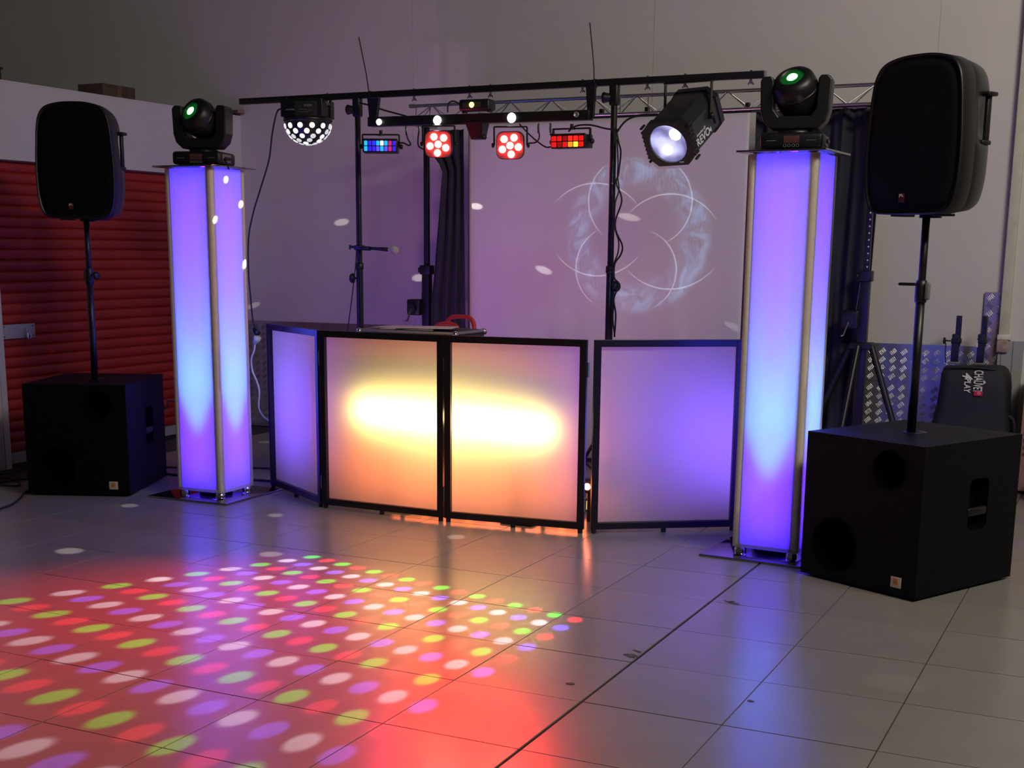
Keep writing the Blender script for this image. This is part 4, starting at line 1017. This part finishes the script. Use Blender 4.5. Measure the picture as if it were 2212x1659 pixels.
cc = nt.nodes.new('ShaderNodeCombineColor')
for k_, cs in enumerate(((.03, .85, .62, .14), (.75, .02, .60, .10), (.03, .03, .72, 1.0))):
    nt.links.new(mth('MULTIPLY', mixc(cs), dot_), cc.inputs[k_])
nt.links.new(cc.outputs[0], em.inputs[0])

# circle figure thrown on the white screen by a pattern projector standing near the camera
PJ = Vector((.10, -.20, 1.60)); KS = 8.87-PJ.y
pj = spot('pattern_beam', PJ, at(1375, 510, 8.87), 1900, (1, 1, 1), 8, 0, .004)
nt, em, d, mth = pattern_nodes(pj.data)
sx_ = mth('MULTIPLY_ADD', mth('DIVIDE', d[0], d[1]), KS, PJ.x); sz_ = mth('MULTIPLY_ADD', mth('DIVIDE', d[2], d[1]), KS, PJ.z)
def zp(x, y): return at(1100+x*.2532, 300+y*.2532, 8.87)
def circle3(a, b_, c_):
    ax_, ay, bx_, by, cx_, cy_ = a.x, a.z, b_.x, b_.z, c_.x, c_.z
    D_ = 2*(ax_*(by-cy_)+bx_*(cy_-ay)+cx_*(ay-by))
    ux = ((ax_**2+ay**2)*(by-cy_)+(bx_**2+by**2)*(cy_-ay)+(cx_**2+cy_**2)*(ay-by))/D_
    uy = ((ax_**2+ay**2)*(cx_-bx_)+(bx_**2+by**2)*(ax_-cx_)+(cx_**2+cy_**2)*(bx_-ax_))/D_
    return ux, uy, math.hypot(ax_-ux, ay-uy)
total = None
for a_, b_, c_ in (((470, 470), (750, 378), (1120, 600)), ((850, 205), (678, 520), (800, 820)), ((1460, 260), (1560, 520), (1290, 900)), ((1080, 580), (1400, 470), (1790, 730)), ((800, 760), (570, 1080), (690, 1380)), ((380, 950), (740, 1168), (1030, 1070)), ((985, 1090), (1370, 1282), (1680, 1170)), ((1320, 860), (1425, 1100), (1200, 1450))):
    A_, B_, C_ = zp(*a_), zp(*b_), zp(*c_); ux, uy, r_ = circle3(A_, B_, C_)
    mx_, mz_ = (B_.x-ux)/r_, (B_.z-uy)/r_
    lim = min(((A_.x-ux)*mx_+(A_.z-uy)*mz_), ((C_.x-ux)*mx_+(C_.z-uy)*mz_))/r_
    qx, qz = mth('SUBTRACT', sx_, ux), mth('SUBTRACT', sz_, uy)
    rr2 = mth('SQRT', mth('ADD', mth('MULTIPLY', qx, qx), mth('MULTIPLY', qz, qz)))
    cosv = mth('DIVIDE', mth('ADD', mth('MULTIPLY', qx, mx_), mth('MULTIPLY', qz, mz_)), rr2)
    along = mth('DIVIDE', mth('SUBTRACT', cosv, lim), max(.05, 1-lim), clamp=True)
    wd_ = mth('MULTIPLY_ADD', along, .0045, .0012)
    line = mth('SUBTRACT', 1, mth('DIVIDE', mth('ABSOLUTE', mth('SUBTRACT', rr2, r_)), wd_), clamp=True)
    line = mth('MULTIPLY', line, mth('MULTIPLY', along, 3.0, clamp=True))
    total = line if total is None else mth('MAXIMUM', total, line)
cgx, cgz = zp(1090, 830).x, zp(1090, 830).z
qx, qz = mth('SUBTRACT', sx_, cgx), mth('SUBTRACT', sz_, cgz)
rad = mth('SQRT', mth('ADD', mth('MULTIPLY', qx, qx), mth('MULTIPLY', qz, qz))); ang = mth('ARCTAN2', qz, qx)
band = mth('MULTIPLY', mth('DIVIDE', mth('SUBTRACT', rad, .30), .11, clamp=True), mth('SUBTRACT', 1, mth('DIVIDE', mth('SUBTRACT', rad, .50), .05), clamp=True))
cv = nt.nodes.new('ShaderNodeCombineXYZ'); nt.links.new(mth('MULTIPLY', qx, 6), cv.inputs[0]); nt.links.new(mth('MULTIPLY', qz, 6), cv.inputs[1])
wv_ = nt.nodes.new('ShaderNodeTexNoise'); wv_.inputs['Scale'].default_value = .75; wv_.inputs['Detail'].default_value = 5; wv_.inputs['Distortion'].default_value = 2.6; nt.links.new(cv.outputs[0], wv_.inputs['Vector'])
ws = nt.nodes.new('ShaderNodeTexWave'); ws.inputs['Scale'].default_value = 2.2; ws.inputs['Distortion'].default_value = 9; ws.inputs['Detail'].default_value = 3; ws.inputs['Detail Scale'].default_value = 1.2; nt.links.new(cv.outputs[0], ws.inputs['Vector'])
wisp = mth('MULTIPLY_ADD', ws.outputs['Fac'], .45, mth('MULTIPLY', mth('SUBTRACT', wv_.outputs['Fac'], .42), 4.5, clamp=True))
brush = mth('MULTIPLY', mth('MULTIPLY', band, wisp), .6)
cc = nt.nodes.new('ShaderNodeCombineColor')
for k_, (lc_, bc_) in enumerate(((.85, .22), (.92, .50), (1.0, .80))):
    nt.links.new(mth('ADD', mth('MULTIPLY', total, lc_), mth('MULTIPLY', brush, bc_)), cc.inputs[k_])
nt.links.new(cc.outputs[0], em.inputs[0])

# white spots thrown around by the dome light
D0 = Vector(dm.location)+Vector((0, 0, -.06))
def beam(src, tgt, half, e, col=(1, .97, .86), blend=.6, sq=1., off=.17):
    dv = (tgt-src).normalized(); o_ = src+dv*off
    b_ = spot('white_beam', o_, tgt, e, col, 2*math.degrees(math.atan(half/(tgt-o_).length)), blend, .004); b_.scale = (1, sq, 1)
for px, py, v, h_ in ((738, 480, YW, .075), (905, 600, YW, .075), (548, 660, YW, .06), (1027, 445, 8.87, .06), (1355, 468, 8.87, .065), (1172, 582, 8.87, .065), (1590, 708, 8.87, .06)):
    beam(D0, at(px, py, v), h_, 75, sq=.42)
beam(D0, atz(572, 955, 0), .06, 60)
D1 = at(818, 290, 7.15)     # the bar's lamps reach the side of the left column
for px, py in ((488, 388), (521, 441), (529, 570), (464, 475)):
    beam(D1, atx(px, py, -5.056), .020, 150, (1, 1, 1), .15, off=.05)
D2 = Vector((-3.0, 4.6, 3.7))   # unseen source added overhead, out of view, for the white floor spots
for px, py, h_ in ((280, 1092, .06), (595, 1113, .055), (985, 1160, .06), (150, 1190, .08), (585, 1197, .07), (345, 1250, .05), (1935, 1475, .12)):
    beam(D2, atz(px, py, 0), h_, 380 if px < 1900 else 40, (1, .98, .93), .7, off=.1)
# red wash from the two floodlights, blue wash from the left derby, yellow-green laser specks left out of the beam
for px in (948, 1103):
    p = at(px, 312, 7.18); spot('red_wash', p, (-3.3, 2.25, 0), 600, (1.0, .014, .010), 60, 1, .06)
for px, py in ((70, 450), (340, 475), (110, 760), (370, 805), (225, 598)):
    o_ = at(1215, 306, 7.15); tg = atx(px, py, XS-.06)
    spot('red_beam', o_, tg, 55, (1, .05, .02), 1.1, 1, .005)
p = at(823, 317, 7.15); spot('blue_wash', p, (-4.3, 4.0, 0), 60, (.15, .10, 1.0), 60, 1, .04)
# unseen violet and pink wash added behind the facade to tint the back wall
for x in (-5.6, -4.9, -3.3):
    spot('unseen_wall_wash', (x, 7.56, .3), (x-.1, 9.4, 1.7), 12 if x < -4 else 4, (.50, .18, 1.0), 140, 1, .08)
for x in (-4.6, -3.4):
    spot('unseen_wall_wash', (x, 7.56, .3), (x, 9.4, 3.6), 30 if x < -4 else 18, (1.0, .36, .66), 100, 1, .08)  # pink added for scattered red and blue light

# only the added column tubes and floodlights are sampled as lamps; other glowing lenses are too weak to matter
for m in bpy.data.materials:
    if m.name not in ('tube_violet','par_red'): m.cycles.emission_sampling='NONE'
